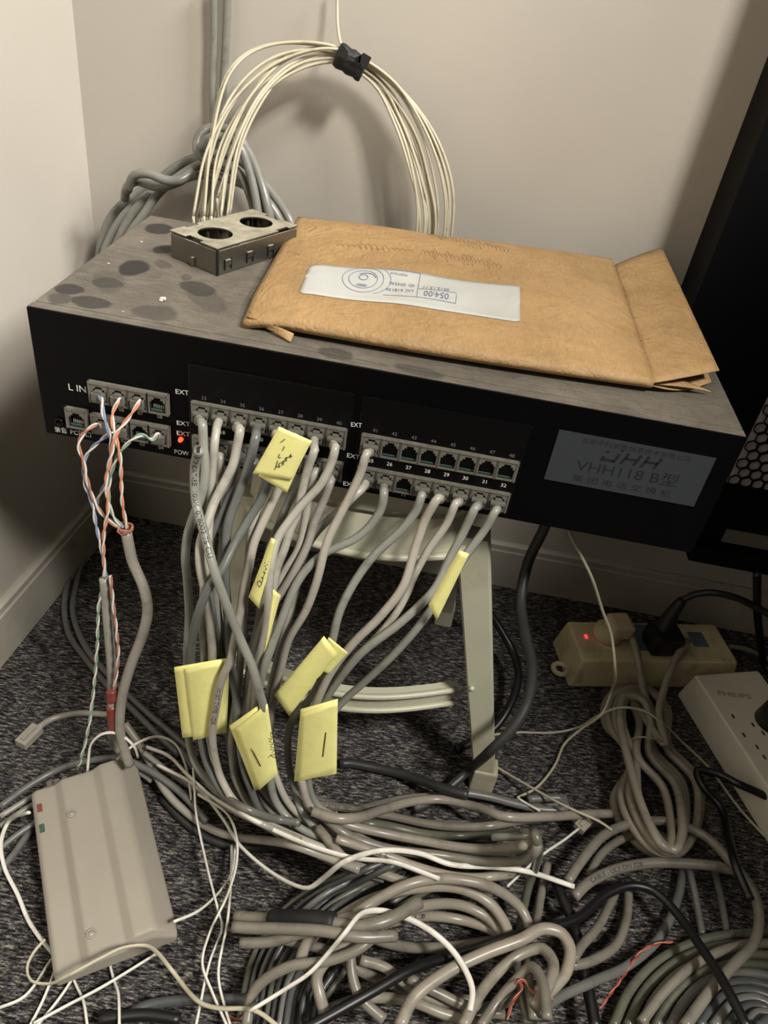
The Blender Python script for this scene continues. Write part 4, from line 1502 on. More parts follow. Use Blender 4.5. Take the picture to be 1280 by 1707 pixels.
def strip_body(L, Wd, H, ins, bev):
    bm = bmesh.new()
    bmesh.ops.create_cube(bm, size=1)
    for v in bm.verts:
        k = 1.0 if v.co.z < 0 else 0.0
        v.co = V((v.co.x * (L - 2 * ins * (1 - k)), v.co.y * (Wd - 2 * ins * .5 * (1 - k)), (v.co.z + .5) * H))
    bmesh.ops.bevel(bm, geom=bm.edges[:], offset=bev, segments=3, profile=0.6, affect='EDGES')
    bm.verts.index_update()
    b = MB(); b.add([v.co.copy() for v in bm.verts], [[v.index for v in f.verts] for f in bm.faces]); bm.free()
    return b


strip_body(L1 + 0.014, W1_, H1_, 0.007, 0.004).build('strip_body', M['strip'], PS)
b = MB(); b.tube([V((-L1 / 2 - 0.011 + 0.008 * math.cos(a), -0.012 + 0.008 * math.sin(a), 0.006)) for a in [i * 2 * PI / 16 for i in range(17)]], 0.003, 8)
b.build('hanging_eye', M['strip'], PS)
PSw = Matrix.Translation((0.546, 0.2235, 0)) @ Matrix.Rotation(math.atan2(0.041, 0.171), 4, 'Z')
pl = PSw.inverted() @ Z(977, 1061, 0.0405)
relbox(PS, 'neon_light', M['neon'], pl.x - 0.0014, pl.x + 0.0014, pl.y - 0.0025, pl.y + 0.0025, 0.040, 0.0412, bev=0.0006)
b = MB(); pl = PSw.inverted() @ Z(1163, 1066, 0.0405)
b.box(pl.x - 0.009, pl.x + 0.009, pl.y - 0.011, pl.y + 0.011, 0.0395, 0.0415, bev=0.001); b.build('blue_switch', M['slate'], PS)
b = MB(); pl = PSw.inverted() @ Z(1075, 1062, 0.0405)
b.box(pl.x - 0.016, pl.x + 0.016, pl.y - 0.020, pl.y + 0.020, 0.0392, 0.0406, bev=0.001); b.build('outlet_face', M['slate'], PS)
b = MB(); pl = PSw.inverted() @ Z(1018, 1062, 0.0405)
b.cyl(V((pl.x, pl.y, 0.039)), V((pl.x, pl.y, 0.0415)), 0.020, 0.019, 28); b.build('outlet_ring', M['strip'], PS)
# big cream plug in the first outlet
p = Z(1012, 1060, 0.041); q = Z(1032, 1060, 0.052)
PG = thing('mains_plug', (p.x, p.y, 0.0415), 'dusty cream mains plug pushed into the left outlet of the cream strip', 'plug', rz=0.3)
b = MB(); b.cyl((0, 0, 0.0), (0, 0, 0.010), 0.017, 0.016, 26); b.build('plug_base', M['strip'], PG)
strip_ = MB(); strip_.box(-0.003, 0.022, -0.014, 0.013, 0.006, 0.024, bev=0.004); strip_.build('plug_body', M['strip'], PG)
# black plug with its lead
p = Z(1100, 1075, 0.044)
BP = thing('mains_plug', (p.x, p.y, 0.0410), 'chunky black mains plug standing in the middle of the cream strip', 'plug', rz=0.25)
b = MB(); b.box(-0.018, 0.018, -0.016, 0.015, 0.0, 0.026, bev=0.006); b.build('plug_body', M['rubber'], BP)
bl = [Y(1105, 1050, p.y + 0.004), Y(1122, 1020, p.y + 0.008), Y(1138, 1000, p.y + 0.010)]
b = MB(); b.tube(spline(bl, 0.004), 0.008, 12, rr=[0.0105 - 0.0055 * i / max(1, len(spline(bl, 0.004)) - 1) for i in range(len(spline(bl, 0.004)))])
sub(b, 'strain_relief', M['rubber'], None, (0, 0, 0)).name = 'strain_relief'
sr = bpy.data.objects['strain_relief']
sr.parent = BP
sr.matrix_parent_inverse = (Matrix.Translation(BP.location) @ Matrix.Rotation(0.25, 4, 'Z')).inverted()
lead = [Y(1136, 1002, p.y + 0.010), Y(1155, 992, p.y + 0.010), Y(1185, 988, p.y + 0.008), Y(1225, 996, p.y + 0.004), Y(1260, 1012, p.y), Y(1300, 1035, p.y - 0.01)]
cable('power_lead', lead, 0.0072, J['black'], 'black lead curving right from the black mains plug', dr=False)
lay([(1215, 1078, 0.012), (1245, 1083, 0.008), (1265, 1092, 0.006), (1300, 1112, 0.006)], 6.5, 'floor_a', 'beige supply lead leaving the right end of the cream strip', dr=False, name='power_lead')
cable('power_lead', [Y(1262, 955, 0.24), Y(1262, 990, 0.245), Y(1263, 1030, 0.25), Y(1268, 1070, 0.25), Z(1276, 1110, 0.006), Z(1300, 1140, 0.006)], 0.0085, J['black'], 'black lead hanging straight down from the black cabinet at the right edge', dr=False)

ang2 = math.atan2(-0.954, 0.30)
A2 = Z(1158, 1125, 0.040)
ax2 = V((0.327, -0.945, 0)); pr2 = V((0.945, 0.327, 0))
c2 = V((A2.x, A2.y, 0)) + ax2 * 0.125 + pr2 * 0.040
PW = thing('power_strip', (c2.x, c2.y, 0), 'white power strip at the right edge with three-pin outlets and printed name', 'power strip', rz=math.atan2(ax2.y, ax2.x))
PWm = Matrix.Translation((c2.x, c2.y, 0)) @ Matrix.Rotation(math.atan2(ax2.y, ax2.x), 4, 'Z')
strip_body(0.262, 0.086, 0.040, 0.006, 0.003).build('strip_body', M['strip2'], PW)
b = MB()
tp0, tp1 = PWm.inverted() @ Z(1198, 1158, 0.0404), PWm.inverted() @ Z(1253, 1165, 0.0404)
d = (tp1 - tp0); d.z = 0; Lt = d.length; d.normalize(); e = V((-d.y, d.x, 0))
add_text(b, 'PHILIPS', lambda x, y: V((tp0.x, tp0.y, 0.0403)) + d * x + e * y, 0.0062, Lt)
b.build('maker_lettering', M['inkgrey'], PW)
for (px, py) in ((1222, 1194), (1255, 1208), (1240, 1225), (1272, 1222), (1274, 1262), (1262, 1245)):
    q = PWm.inverted() @ Z(px, py, 0.0403)
    relbox(PW, 'outlet_slot', M['hole'], q.x - 0.0024, q.x + 0.0024, q.y - 0.0009, q.y + 0.0009, 0.0396, 0.0404)
p = Z(1278, 1185, 0.055)
b = MB(); bb = p
b.cyl((p.x + 0.012, p.y, 0.0405), (p.x + 0.012, p.y, 0.066), 0.018, 0.014, 22)
tag(b.build('mains_plug', M['rubber']), 'round black mains plug in the white strip, cut by the right edge', 'plug')

# ---------------- cords behind and right of the stool
lay([(1290, 1334, 0.030), (1265, 1322, 0.03), (1231, 1307, 0.030), (1194, 1289, 0.02), (1162, 1285, 0.012), (1170, 1308, 0.008), (1201, 1345, 0.006), (1214, 1390, 0.005), (1225, 1440, 0.005), (1250, 1500, .005)], 7.5, 'black', 'black lead bent double beside the white power strip', name='power_lead', fixed=3)
cable('power_lead', [Y(912, 868, 0.08), Y(905, 885, 0.08), Y(880, 938, 0.07), Y(868, 1000, 0.05), Y(875, 1056, 0.04), Y(887, 1112, 0.03), Y(881, 1165, 0.015), Y(856, 1212, -0.002), Y(819, 1250, -0.012), Z(780, 1285, 0.022), Z(755, 1307, 0.014), Z(725, 1333, 0.010), Z(690, 1350, 0.008)],
      0.0086, J['char'], 'thick charcoal power cord hanging from the exchange and crossing the stool foot', dr=False)
cable('power_lead', [Y(800, 1000, 0.20), Y(830, 1042, 0.19), Y(856, 1090, 0.17), Y(864, 1130, 0.14), Z(845, 1185, 0.02), Z(815, 1222, 0.008), Z(760, 1250, 0.006)], 0.0085, J['black'], 'black cord in the shadow just behind the right stool leg', dr=False)
lay([(566, 1273), (582, 1272), (600, 1275), (665, 1289), (733, 1312), (780, 1325)], 9.0, 'char', 'thick charcoal cord curving out behind the lower yellow tag', name='power_lead', z=0.006)
cable('phone_wire', [Y(948, 885, 0.10), Y(952, 895, 0.10), Y(985, 960, 0.09), Y(1005, 1020, 0.09), Y(1018, 1055, 0.085), Y(1025, 1112, 0.07), Z(1018, 1155, 0.055), Z(1003, 1190, 0.045), Z(969, 1215, 0.02), Z(941, 1240, 0.006), Z(925, 1275, 0.004), Z(895, 1312, 0.004), Z(862, 1330, 0.006)],
      0.0026, J['cream'], 'thin cream wire dropping behind the exchange and passing over the folded cord', dr=False)
lay([(812, 1226), (862, 1221), (925, 1221), (965, 1212, 0.012), (995, 1194, 0.035), (1030, 1180, 0.048), (1070, 1184, 0.050), (1100, 1202, 0.045), (1140, 1240, 0.015), (1180, 1278), (1230, 1345), (1275, 1395)], 2.4, 'cream', 'thin cream wire running right across the folded cord to the strip', name='phone_wire', z=0.003, dr=False)
lay([(820, 1274), (860, 1298), (895, 1318), (925, 1335), (960, 1352), (1000, 1370), (1020, 1384)], 2.4, 'cream', 'thin cream wire slanting past the stool foot into the floor bundle', name='phone_wire', z=0.003)

# ---------------- thick grey multi-pair cables and thin wires on the left
def ycable(path, d, jm, label, name='network_cable', **k):
    return cable(name, [Y(a, b_, c_) if c_ < 0.9 else Z(a, b_, c_ - 1) for a, b_, c_ in path], d / 1000, J[jm], label, **k)


ycable([(210, 885, -0.022), (214, 905, -0.024), (221, 936, -0.026), (240, 981, -0.032), (246, 1019, -0.036), (237, 1060, -0.040), (217, 1112, -0.045), (203, 1165, -0.050), (200, 1215, -0.055), (208, 1252, -0.058), (216, 1275, -0.060)], 7.8, 'thick', 'thick grey multi-pair cable curving down into the beige box', dr=False)
o, sp = ycable([(174, 964, -0.030), (177, 1000, -0.033), (180, 1037, -0.036), (186, 1112, -0.042), (187, 1157, -0.046), (187, 1206, -0.052), (194, 1245, 1.03), (215, 1270, 1.02), (255, 1300, 1.012)], 7.4, 'pinkish', 'straight grey multi-pair cable bound with red tape, left of the curved one', dr=False)
for q in sp:
    ginsert(q, 0.004)
for (pa, pb, yy, rr_, nm) in (((186, 1150), (187, 1168), -0.0475, 0.0042, 'red tape band round the straight grey cable'), ((186, 1176), (189, 1216), -0.0500, 0.0040, 'darker red tape sleeve below the red band')):
    b = MB(); a_, c_ = Y(*pa, yy), Y(*pb, yy - 0.003)
    b.tube([a_.lerp(c_, i / 8) for i in range(9)], rr_, 12, rr=[rr_ + 0.0003 * (i % 2) for i in range(9)])
    tag(b.build('tape_band', M['redtape']), nm, 'tape')
# floor cables behind, left
lay([(235, 752, 0.02), (200, 812, 0.008), (160, 880, 0.004), (127, 930, .004), (112, 974, .004), (107, 1019), (116, 1060), (142, 1097), (176, 1139), (225, 1187), (262, 1224), (300, 1260)], 6.4, 'greys', 'left of two dark grey cables swinging out across the carpet by the baseboard', z=0.004)
lay([(245, 752, 0.02), (215, 812, 0.008), (172, 880, 0.004), (140, 930, .004), (127, 974, .004), (121, 1019), (139, 1072), (176, 1120), (244, 1187), (285, 1222), (330, 1262)], 6.4, 'greys', 'right of two dark grey cables swinging out across the carpet by the baseboard', z=0.004)
# loose cable with a clear plug
LC = thing('network_cable', tuple(Z(176, 1191, 0.004)), 'loose grey cable ending in a clear plug on the carpet at left', 'cable')
b = MB(); pp = spline([Z(192, 1192, 0.012), Z(176, 1191, 0.008), Z(131, 1189, 0.004), Z(86, 1199, 0.004), Z(62, 1214, 0.005)], 0.004)
b.tube(pp, 0.0030, 10); sub(b, 'jacket', J['thick'], LC, tuple(Z(176, 1191, 0.004)))
for q in pp:
    ginsert(q, 0.003)
a_, c_ = Z(62, 1214, 0.005), Z(36, 1240, 0.005)
dx_ = (c_ - a_).normalized(); Rm = Matrix.Translation(a_) @ dx_.to_track_quat('X', 'Z').to_matrix().to_4x4()
b = MB(); b.box(-0.001, 0.021, -0.0058, 0.0058, -0.004, 0.004, xf=Rm, bev=0.0006); b.box(0.002, 0.018, -0.002, 0.002, 0.004, 0.0058, xf=Rm)
sub(b, 'plug', M['clear2'], LC, tuple(Z(176, 1191, 0.004)))

lay([(208, 1206, 0.045), (232, 1240, 0.03), (248, 1268), (277, 1320), (319, 1361), (360, 1386), (398, 1396), (477, 1406), (533, 1424), (600, 1450)], 6.8, 'thick', 'thick pale grey cable running right from behind the beige box', z=0.012)
lay([(0, 1345), (45, 1312), (97, 1283), (150, 1268), (195, 1264), (240, 1280), (300, 1320), (345, 1370)], 6.0, 'greys', 'grey cable arcing behind the beige box, outermost', z=0.005)
lay([(0, 1361), (49, 1331), (100, 1305), (160, 1290), (230, 1300)], 5.0, 'pinkish', 'pinkish grey cable arcing behind the beige box', z=0.005)
lay([(0, 1378), (49, 1345), (110, 1320), (180, 1310)], 5.0, 'mid', 'mid grey cable arcing just behind the beige box', z=0.005)
lay([(-10, 1460), (22, 1425), (52, 1384), (110, 1340), (160, 1330)], 6.0, 'greys', 'grey cable emerging left of the beige box', z=0.005)
lay([(-10, 1425), (20, 1398), (60, 1372), (120, 1350)], 5.0, 'dark', 'dark grey cable at the left edge beside the beige box', z=0.005)
lay([(270, 1330), (310, 1372), (352, 1400), (400, 1412), (470, 1412), (560, 1415), (640, 1435)], 7.0, 'char', 'charcoal cord lying under the white flat wires', z=0.005, front=0)
lay([(300, 1250), (340, 1300), (385, 1335), (440, 1360), (500, 1372)], 6.0, 'greys', 'grey cable passing behind the flat white wires towards the bundle', z=0.008)
lay([(240, 1255), (300, 1300), (350, 1330), (420, 1366), (500, 1400)], 5.0, 'pinkish', 'pinkish grey cable running beside the flat white wires', z=0.01)
lay([(200, 1707), (235, 1680), (300, 1668), (400, 1666), (480, 1672), (560, 1668), (640, 1664), (700, 1672)], 7.5, 'slate', 'dark slate cord along the bottom edge under the white wires', z=0.006, front=0)
lay([(165, 1700), (240, 1692), (300, 1700)], 8.0, 'black', 'black cord cut by the bottom edge at left', z=0.006)

# ---------------- beige box at the left
c45 = 0.043
TLc, TRc, BRc, BLc = [V((q.x, q.y, 0)) for q in (Z(47, 1312, 0.033), Z(230, 1265, 0.035), Z(289, 1566, 0.030), Z(99, 1621, 0.033))]
ctr = (TLc + TRc + BRc + BLc) / 4
ly = ((TLc - BLc) + (TRc - BRc)).normalized(); lx = V((ly.y, -ly.x, 0))
hl, hw = ((TLc - BLc).length + (TRc - BRc).length) / 4, 0.0425
DX = thing('junction_box', (ctr.x, ctr.y, 0.013), 'beige-grey ridged plastic box with two screws, lying on wires at lower left', 'connector box')
DX.rotation_euler = (0.0, 0.0, math.atan2(lx.y, lx.x))
prof = [(-hw, 0.006), (-hw, 0.0165), (-hw + 0.003, 0.0195), (-hw + 0.018, 0.0200), (-hw + 0.0245, 0.0252), (-0.004, 0.0258), (0.006, 0.0262), (0.013, 0.0312), (0.025, 0.0318), (0.0285, 0.0300), (hw - 0.002, 0.0165), (hw, 0.014), (hw, 0.006)]
ys = [(-hl, 0.72, 0.965), (-hl + 0.003, 0.985, 0.994), (-hl + 0.007, 1, 1), (0, 1, 1), (hl - 0.007, 1, 1), (hl - 0.003, 0.985, 0.994), (hl, 0.72, 0.965)]
b = MB()
n = len(prof)
vs = []
for (y_, kz, kx) in ys:
    for (x, z) in prof:
        vs.append((x * kx, y_, 0.006 + (z - 0.006) * kz))
fs = []
for i in range(len(ys) - 1):
    for j in range(n):
        j2 = (j + 1) % n
        fs.append([i * n + j, i * n + j2, (i + 1) * n + j2, (i + 1) * n + j])
fs.append(list(range(n))); fs.append([(len(ys) - 1) * n + j for j in range(n)][::-1])
b.add(vs, fs)
bx = b.build('cover', M['adsl'], DX)
md = bx.modifiers.new('bevel', 'BEVEL'); md.width = 0.0014; md.segments = 3; md.limit_method = 'ANGLE'; md.angle_limit = 0.35
for pcol in bx.data.polygons:
    pcol.use_smooth = False
b = MB(); b.box(-hw + 0.001, hw - 0.001, -hl + 0.004, hl - 0.004, 0.0, 0.006, bev=0.001); b.build('base_plate', M['adsl'], DX)
DM = Matrix.Translation((ctr.x, ctr.y, 0.013)) @ Matrix.Rotation(math.atan2(lx.y, lx.x), 4, 'Z')
for (px, py) in ((119, 1356), (152, 1556)):
    q = DM.inverted() @ Z(px, py, 0.0388)
    b = MB(); b.tube([V((q.x + 0.0030 * math.cos(a), q.y + 0.0030 * math.sin(a), 0.0259)) for a in [i * 2 * PI / 20 for i in range(21)]], 0.0007, 6)
    b.cyl((q.x, q.y, 0.0245), (q.x, q.y, 0.0264), 0.0026, 0.0022, 16)
    b.build('screw_cap', M['adsl'], DX)
for (px, py, mm, nm) in ((66, 1346, 'redp', 'red_indicator'), (70, 1380, 'greenp', 'green_indicator')):
    q = DM.inverted() @ Z(px, py, 0.0335)
    relbox(DX, nm, M[mm], q.x - 0.0018, q.x + 0.0018, q.y - 0.0035, q.y + 0.0035, 0.0190, 0.0206, bev=0.0003)
b = MB()
for k in (-1, 0, 1):
    b.box(-0.024 + k * 0.006, -0.020 + k * 0.006, hl - 0.004, hl + 0.007, 0.007, 0.014, bev=0.0005)
b.build('clear_connector', M['clear'], DX)
# the box blocks the wires laid afterwards
for i in range(-6, 7):
    for j in range(-11, 12):
        q = DM @ V((i * hw / 6, j * hl / 11, 0.020)); ginsert(q, 0.009)

# ---------------- flat white telephone wires
WL = 3.3


def ww(path, label, d=WL, jm='white', z=0.006, flat=0.62, **k):
    return lay(path, d, jm, label, z=z, name='phone_wire', cat='wire', flat=flat, n=8, **k)


ww([(178, 1585, 0.003), (184, 1612, 0.003), (190, 1635, 0.003), (197, 1655), (199, 1712)], 'white wire dropping from the lower end of the beige box to the bottom edge', front=0)
ww([(110, 1590, 0.003), (120, 1625, 0.003), (128, 1645, 0.003), (139, 1669), (146, 1712)], 'white wire leaving under the box and bending to the bottom edge', front=0)
ww([(110, 1580, 0.003), (92, 1618, 0.003), (71, 1669, 0.003), (49, 1712)], 'white wire slanting down left from the box corner', front=0)
ww([(135, 1600, 0.003), (116, 1639, 0.003), (90, 1676, 0.003), (60, 1712)], 'white wire slanting down left just right of the corner wire', front=0)
ww([(56, 1706), (112, 1676), (169, 1646), (225, 1612, 0.003), (260, 1590, 0.003)], 'white wire running up right below the beige box', front=0)
ww([(-6, 1682), (41, 1661), (82, 1605, 0.003), (105, 1575, 0.003)], 'white wire from the left edge passing under the box corner', front=0)
ww([(49, 1354, 0.03), (15, 1369), (2, 1402), (7, 1444), (30, 1492), (49, 1537), (82, 1582), (100, 1600)], 'white wire looping out along the left edge of the picture', front=0)
ww([(289, 1537), (330, 1519), (367, 1485), (386, 1455), (392, 1410)], 'white wire rising right from the side of the beige box')
ww([(386, 1410), (385, 1470), (379, 1537), (364, 1624), (375, 1680), (385, 1712)], 'white wire hanging straight in the left foreground, rightmost of three', z=0.012)
ww([(146, 1285, 0.025), (148, 1262, 0.035), (152, 1240, 0.045), (169, 1224, 0.05), (195, 1222, 0.05), (222, 1242, 0.045), (230, 1262, 0.03)], 'white wire making a small arch out of the box top')
ww([(195, 1267, 0.04), (225, 1241, 0.045), (262, 1228, 0.05), (292, 1240, 0.05), (308, 1272, 0.04), (316, 1310, 0.03), (319, 1334, 0.025)], 'white flat wire with a rounded bend right of the box top')
ww([(262, 1275), (319, 1305), (345, 1330), (375, 1370), (398, 1407), (449, 1452), (495, 1477), (515, 1480), (540, 1463), (575, 1436), (634, 1418), (697, 1422), (752, 1441), (830, 1446), (880, 1453), (957, 1478)],
   'long white wire dipping low then running right over the floor bundle', 4.2, z=0.02)
ww([(244, 1245, 0.04), (281, 1260, 0.035), (311, 1290, 0.03), (350, 1325), (392, 1351), (463, 1387), (533, 1415), (595, 1431), (654, 1437), (732, 1465)],
   'long white wire crossing the bundle above the dipping one', 4.2, z=0.022)
ww([(322, 1280, 0.03), (324, 1310, 0.03), (326, 1350), (345, 1444), (364, 1519), (370, 1545), (349, 1605), (326, 1712)], 'white wire hanging in the left foreground, leftmost of three', z=0.014)
ww([(330, 1324), (379, 1357), (394, 1395), (394, 1440), (379, 1492), (349, 1556), (337, 1605), (352, 1650), (379, 1712)], 'white wire hanging in the left foreground, middle of three, with a curved belly', z=0.016)
ww([(75, 1566), (56, 1588), (45, 1614), (52, 1635), (80, 1640), (112, 1627, 0.03), (169, 1597, 0.045), (205, 1580, 0.05), (240, 1576, 0.048), (262, 1588, 0.03), (285, 1616), (330, 1669), (360, 1680), (424, 1684), (465, 1712)],
   'white wire looped over the lower end of the beige box and on to the bottom', 3.1, z=0.012, jm='cream')
ww([(416, 1686), (480, 1646), (517, 1621), (572, 1559), (603, 1523), (634, 1518), (689, 1535), (736, 1566), (767, 1602), (787, 1648), (783, 1685)], 'bold white wire arching over the front tangle', 4.4, z=0.03)
o, sp = ww([(845, 1478), (875, 1450), (905, 1424), (939, 1401), (965, 1381)], 'white flat wire ending in a clear plug beside the cut cable end', 3.6, z=0.020)
a_ = sp[-1]; c_ = Z(982, 1364, 0.022)
dx_ = (c_ - a_).normalized(); Rm = Matrix.Translation(a_) @ dx_.to_track_quat('X', 'Z').to_matrix().to_4x4()
b = MB(); b.box(-0.001, 0.013, -0.0052, 0.0052, -0.003, 0.003, xf=Rm, bev=0.0005); b.box(0.001, 0.010, -0.002, 0.002, 0.003, 0.0045, xf=Rm)
tag(b.build('modular_plug', M['clear2']), 'small clear modular plug beside the cut end of the thick cable', 'plug')
ww([(862, 1330), (878, 1340), (900, 1352)], 'tiny bit of white wire poking out at the back of the floor bundle', 3.0, z=0.01)

# ---------------- twisted wire pairs
def pair(path, ca, label, r=0.00074, dr=False, cw='white', pitch=0.024, plug=None, amp=0.95):
    pts = [Y(a, b_, c_) if c_ < 0.9 else Z(a, b_, c_ - 1) for a, b_, c_ in path]
    if plug is not None:
        pts = [plug + V((0, -0.004, -0.001))] + pts
    sp = spline(pts, 0.0013)
    T, N, B = frames(sp)
    acc = 0
    P1, P2 = [], []
    for i, p in enumerate(sp):
        if i:
            acc += (sp[i] - sp[i - 1]).length
        a = 2 * PI * acc / pitch
        o_ = (N[i] * math.cos(a) + B[i] * math.sin(a)) * r * amp
        P1.append(p + o_); P2.append(p - o_)
    org = sp[0].copy()
    root = thing('twisted_pair', tuple(org), label, 'wire')
    for P_, m in ((P1, W[ca]), (P2, W[cw])):
        b = MB(); b.tube(P_, r, 6); sub(b, 'wire', m, root, org)
    if plug is not None:
        x, z = plug.x, plug.z
        b = MB()
        b.box(x - 0.0044, x + 0.0044, -0.0060, 0.004, z - 0.0046, z + 0.0014, bev=0.0005)
        b.box(x - 0.0022, x + 0.0022, -0.0052, 0.003, z + 0.0014, z + 0.0030, bev=0.0004)
        sub(b, 'plug', M['clear'], root, org)
    return root


pair([(170, 668, -0.012), (172, 690, -0.015), (183, 725, -0.018), (185, 750, -0.018), (177, 800, -0.018), (162, 848, -0.018), (182, 866, -0.020), (206, 880, -0.022)], 'blue', 'blue and white wire pair from the leftmost upper line socket, 05', plug=PORT['L05'])
pair([(198, 667, -0.012), (188, 688, -0.015), (188, 708, -0.018), (196, 741, -0.020), (201, 770, -0.020), (202, 805, -0.020), (204, 840, -0.021), (212, 882, -0.022)], 'orange', 'orange and white wire pair from the second upper line socket, 06', plug=PORT['L06'])
pair([(232, 670, -0.012), (214, 697, -0.016), (192, 727, -0.021), (186, 756, -0.022), (177, 800, -0.023), (180, 850, -0.025), (173, 890, -0.027), (174, 962, -0.030)], 'orange', 'orange and white wire pair from the third upper line socket, 07, crossing left', plug=PORT['L07'])
pair([(160, 708, -0.012), (142, 720, -0.016), (131, 740, -0.018), (139, 770, -0.019), (146, 803, -0.020), (158, 837, -0.021), (177, 864, -0.022), (206, 886, -0.022)], 'brown', 'brown and white wire pair from line socket 01', plug=PORT['L01'])
pair([(186, 722, -0.012), (164, 737, -0.014), (143, 762, -0.016), (141, 803, -0.018), (155, 844, -0.021), (160, 875, -0.024), (168, 910, -0.027), (177, 962, -0.030)], 'blue', 'blue and white wire pair from the second lower line socket, 02', plug=PORT['L02'])
pair([(262, 724, -0.010), (254, 733, -0.012), (236, 725, -0.015), (211, 741, -0.018), (192, 769, -0.019), (181, 819, -0.020), (188, 859, -0.021), (206, 880, -0.022)], 'green', 'green and white wire pair from line socket 04', plug=PORT['L04'])
pair([(180, 962, -0.031), (166, 1000, -0.035), (162, 1075, -0.042), (156, 1150, -0.050), (148, 1210, -0.060), (134, 1268, -0.068), (128, 1282, 1.035)], 'green', 'long green and white wire pair reaching down to the beige box')
pair([(184, 959, -0.034), (188, 1000, -0.038), (195, 1060, -0.045), (197, 1094, -0.048), (191, 1146, -0.052)], 'brown', 'brown and white wire pair lying along the straight grey cable')
# copper-coloured wrap where the pairs enter the thick cable
b = MB(); c_ = Y(210, 883, -0.022)
b.tube([c_ + V((0.0045 * math.cos(a), 0.0045 * math.sin(a), 0.0006 * math.sin(3 * a) + a * 0.0002)) for a in [i * 2 * PI / 12 for i in range(30)]], 0.0008, 6)
b.tube([Y(199, 876, -0.024), Y(196, 886, -0.026), Y(203, 892, -0.026), Y(214, 888, -0.027), Y(222, 878, -0.026)], 0.0007, 6)
tag(b.build('wire_wrap', W['brown']), 'bare reddish wire wound round the top of the curved thick cable', 'wire')
# red wires in the foreground
def redw(path, label, z=0.04, ca='red'):
    pair([(a, b_, 1 + z) for a, b_ in path], ca, label, r=0.0006, cw='brown', pitch=0.02)


redw([(1122, 1570), (1100, 1572), (1070, 1585), (1040, 1626), (1015, 1660), (999, 1682)], 'thin red twisted wire left of the big coil at lower right', 0.02)
redw([(862, 1632), (870, 1645), (855, 1670), (845, 1700)], 'thin red wire tied in a knot over the tangle, left tail', 0.055)
redw([(858, 1640), (872, 1634), (885, 1650), (905, 1662), (922, 1666)], 'thin red wire tied in a knot over the tangle, right tail', 0.058)
redw([(375, 1690), (395, 1700), (410, 1694), (415, 1707)], 'short red wire ends at the bottom edge, left of centre', 0.012)

# ================================================================== cables on the wall behind
CW = thing('coiled_cream_wire', tuple(Y(585, 105, 0.26)), 'coil of thin cream wire hanging by the wall behind the exchange', 'wire coil')
cwo = tuple(Y(585, 105, 0.26))
TOPS = [(322, 360, 345, 250, 395, 160, 470, 100, 560, 82, 650, 130, 700, 200, 735, 290, 742, 372),
        (340, 360, 352, 240, 385, 120, 440, 78, 560, 78, 655, 138, 712, 210, 745, 300, 748, 372),
        (352, 360, 362, 260, 405, 175, 470, 118, 560, 98, 630, 135, 668, 200, 700, 290, 715, 370),
        (346, 362, 375, 240, 425, 150, 480, 98, 560, 84, 640, 140, 685, 215, 710, 300, 722, 372),
        (358, 362, 388, 250, 430, 160, 490, 112, 558, 92, 635, 150, 672, 220, 698, 300, 708, 370),
        (368, 362, 380, 270, 415, 185, 480, 125, 558, 104, 622, 140, 655, 200, 682, 280, 700, 370),
        (336, 362, 355, 230, 400, 140, 465, 92, 556, 86, 648, 136, 695, 205, 722, 290, 730, 372),
        (378, 362, 398, 240, 440, 155, 495, 108, 560, 96, 628, 146, 676, 230, 704, 310, 718, 372),
        (362, 330, 402, 215, 440, 148, 490, 104, 558, 90, 632, 138, 690, 218, 716, 305, 726, 372),
        (330, 362, 366, 215, 412, 142, 476, 94, 560, 80, 644, 128, 706, 204, 738, 292, 746, 372)]
for tr in list(TOPS[1:9:2]):
    TOPS.append(tuple(v + (random.uniform(-7, 7) if i % 2 == 0 else random.uniform(-5, 4)) for i, v in enumerate(tr)))
b = MB()
random.seed(11)
for k, tr in enumerate(TOPS):
    yy = 0.216 + 0.0022 * (k % 5) + 0.0008 * k
    yr = 0.276 + 0.0012 * (k % 4)
    pts = [Y(tr[i], tr[i + 1], min(0.303, yy + (yr - yy) * (i / 16) + 0.045 * math.sin(PI * i / 16) ** 1.3)) for i in range(0, 18, 2)]
    x0, x1 = pts[0].x, pts[-1].x
    m_ = (x0 + x1) / 2
    rad = (x1 - x0) / 2
    bot = [V((m_ + rad * math.cos(a), yy + (yr - yy) * (0.5 + 0.5 * math.cos(a)), 0.385 + 0.055 * math.sin(a) - 0.0 + (pts[-1].z - 0.44) * 0.3)) for a in [-0.3 - i * (PI - 0.6) / 6 for i in range(7)]]
    loop = pts + bot + [pts[0]]
    b.tube(spline(loop, 0.006), 0.00125, 6)
b.tube(spline([Y(562, -30, 0.308), Y(562, 10, 0.306), Y(563, 45, 0.300), Y(570, 78, 0.290), Y(585, 100, 0.285)], 0.004), 0.0013, 6)
sub(b, 'wire_turns', J['cream'], CW, cwo)
b = MB()
a_, c_ = Y(562, 90, 0.283), Y(606, 117, 0.283)
ts = [a_.lerp(c_, i / 8) for i in range(9)]
b.tube(ts, 0.009, 14, rr=[0.0088 + 0.0005 * ((i * 5) % 3) for i in range(9)], flat=0.8)
# torn tape ends sticking up
for (q0, q1, q2, q3) in (((560, 92), (571, 74), (580, 86), (578, 98)), ((590, 100), (606, 88), (619, 96), (612, 112)), ((575, 90), (590, 96), (602, 92), (600, 106))):
    P_ = [Y(*q, 0.272) for q in (q0, q1, q2, q3)]
    b.prism(P_, (0, 0.0008, 0))
sub(b, 'black_tape', M['tape'], CW, cwo)

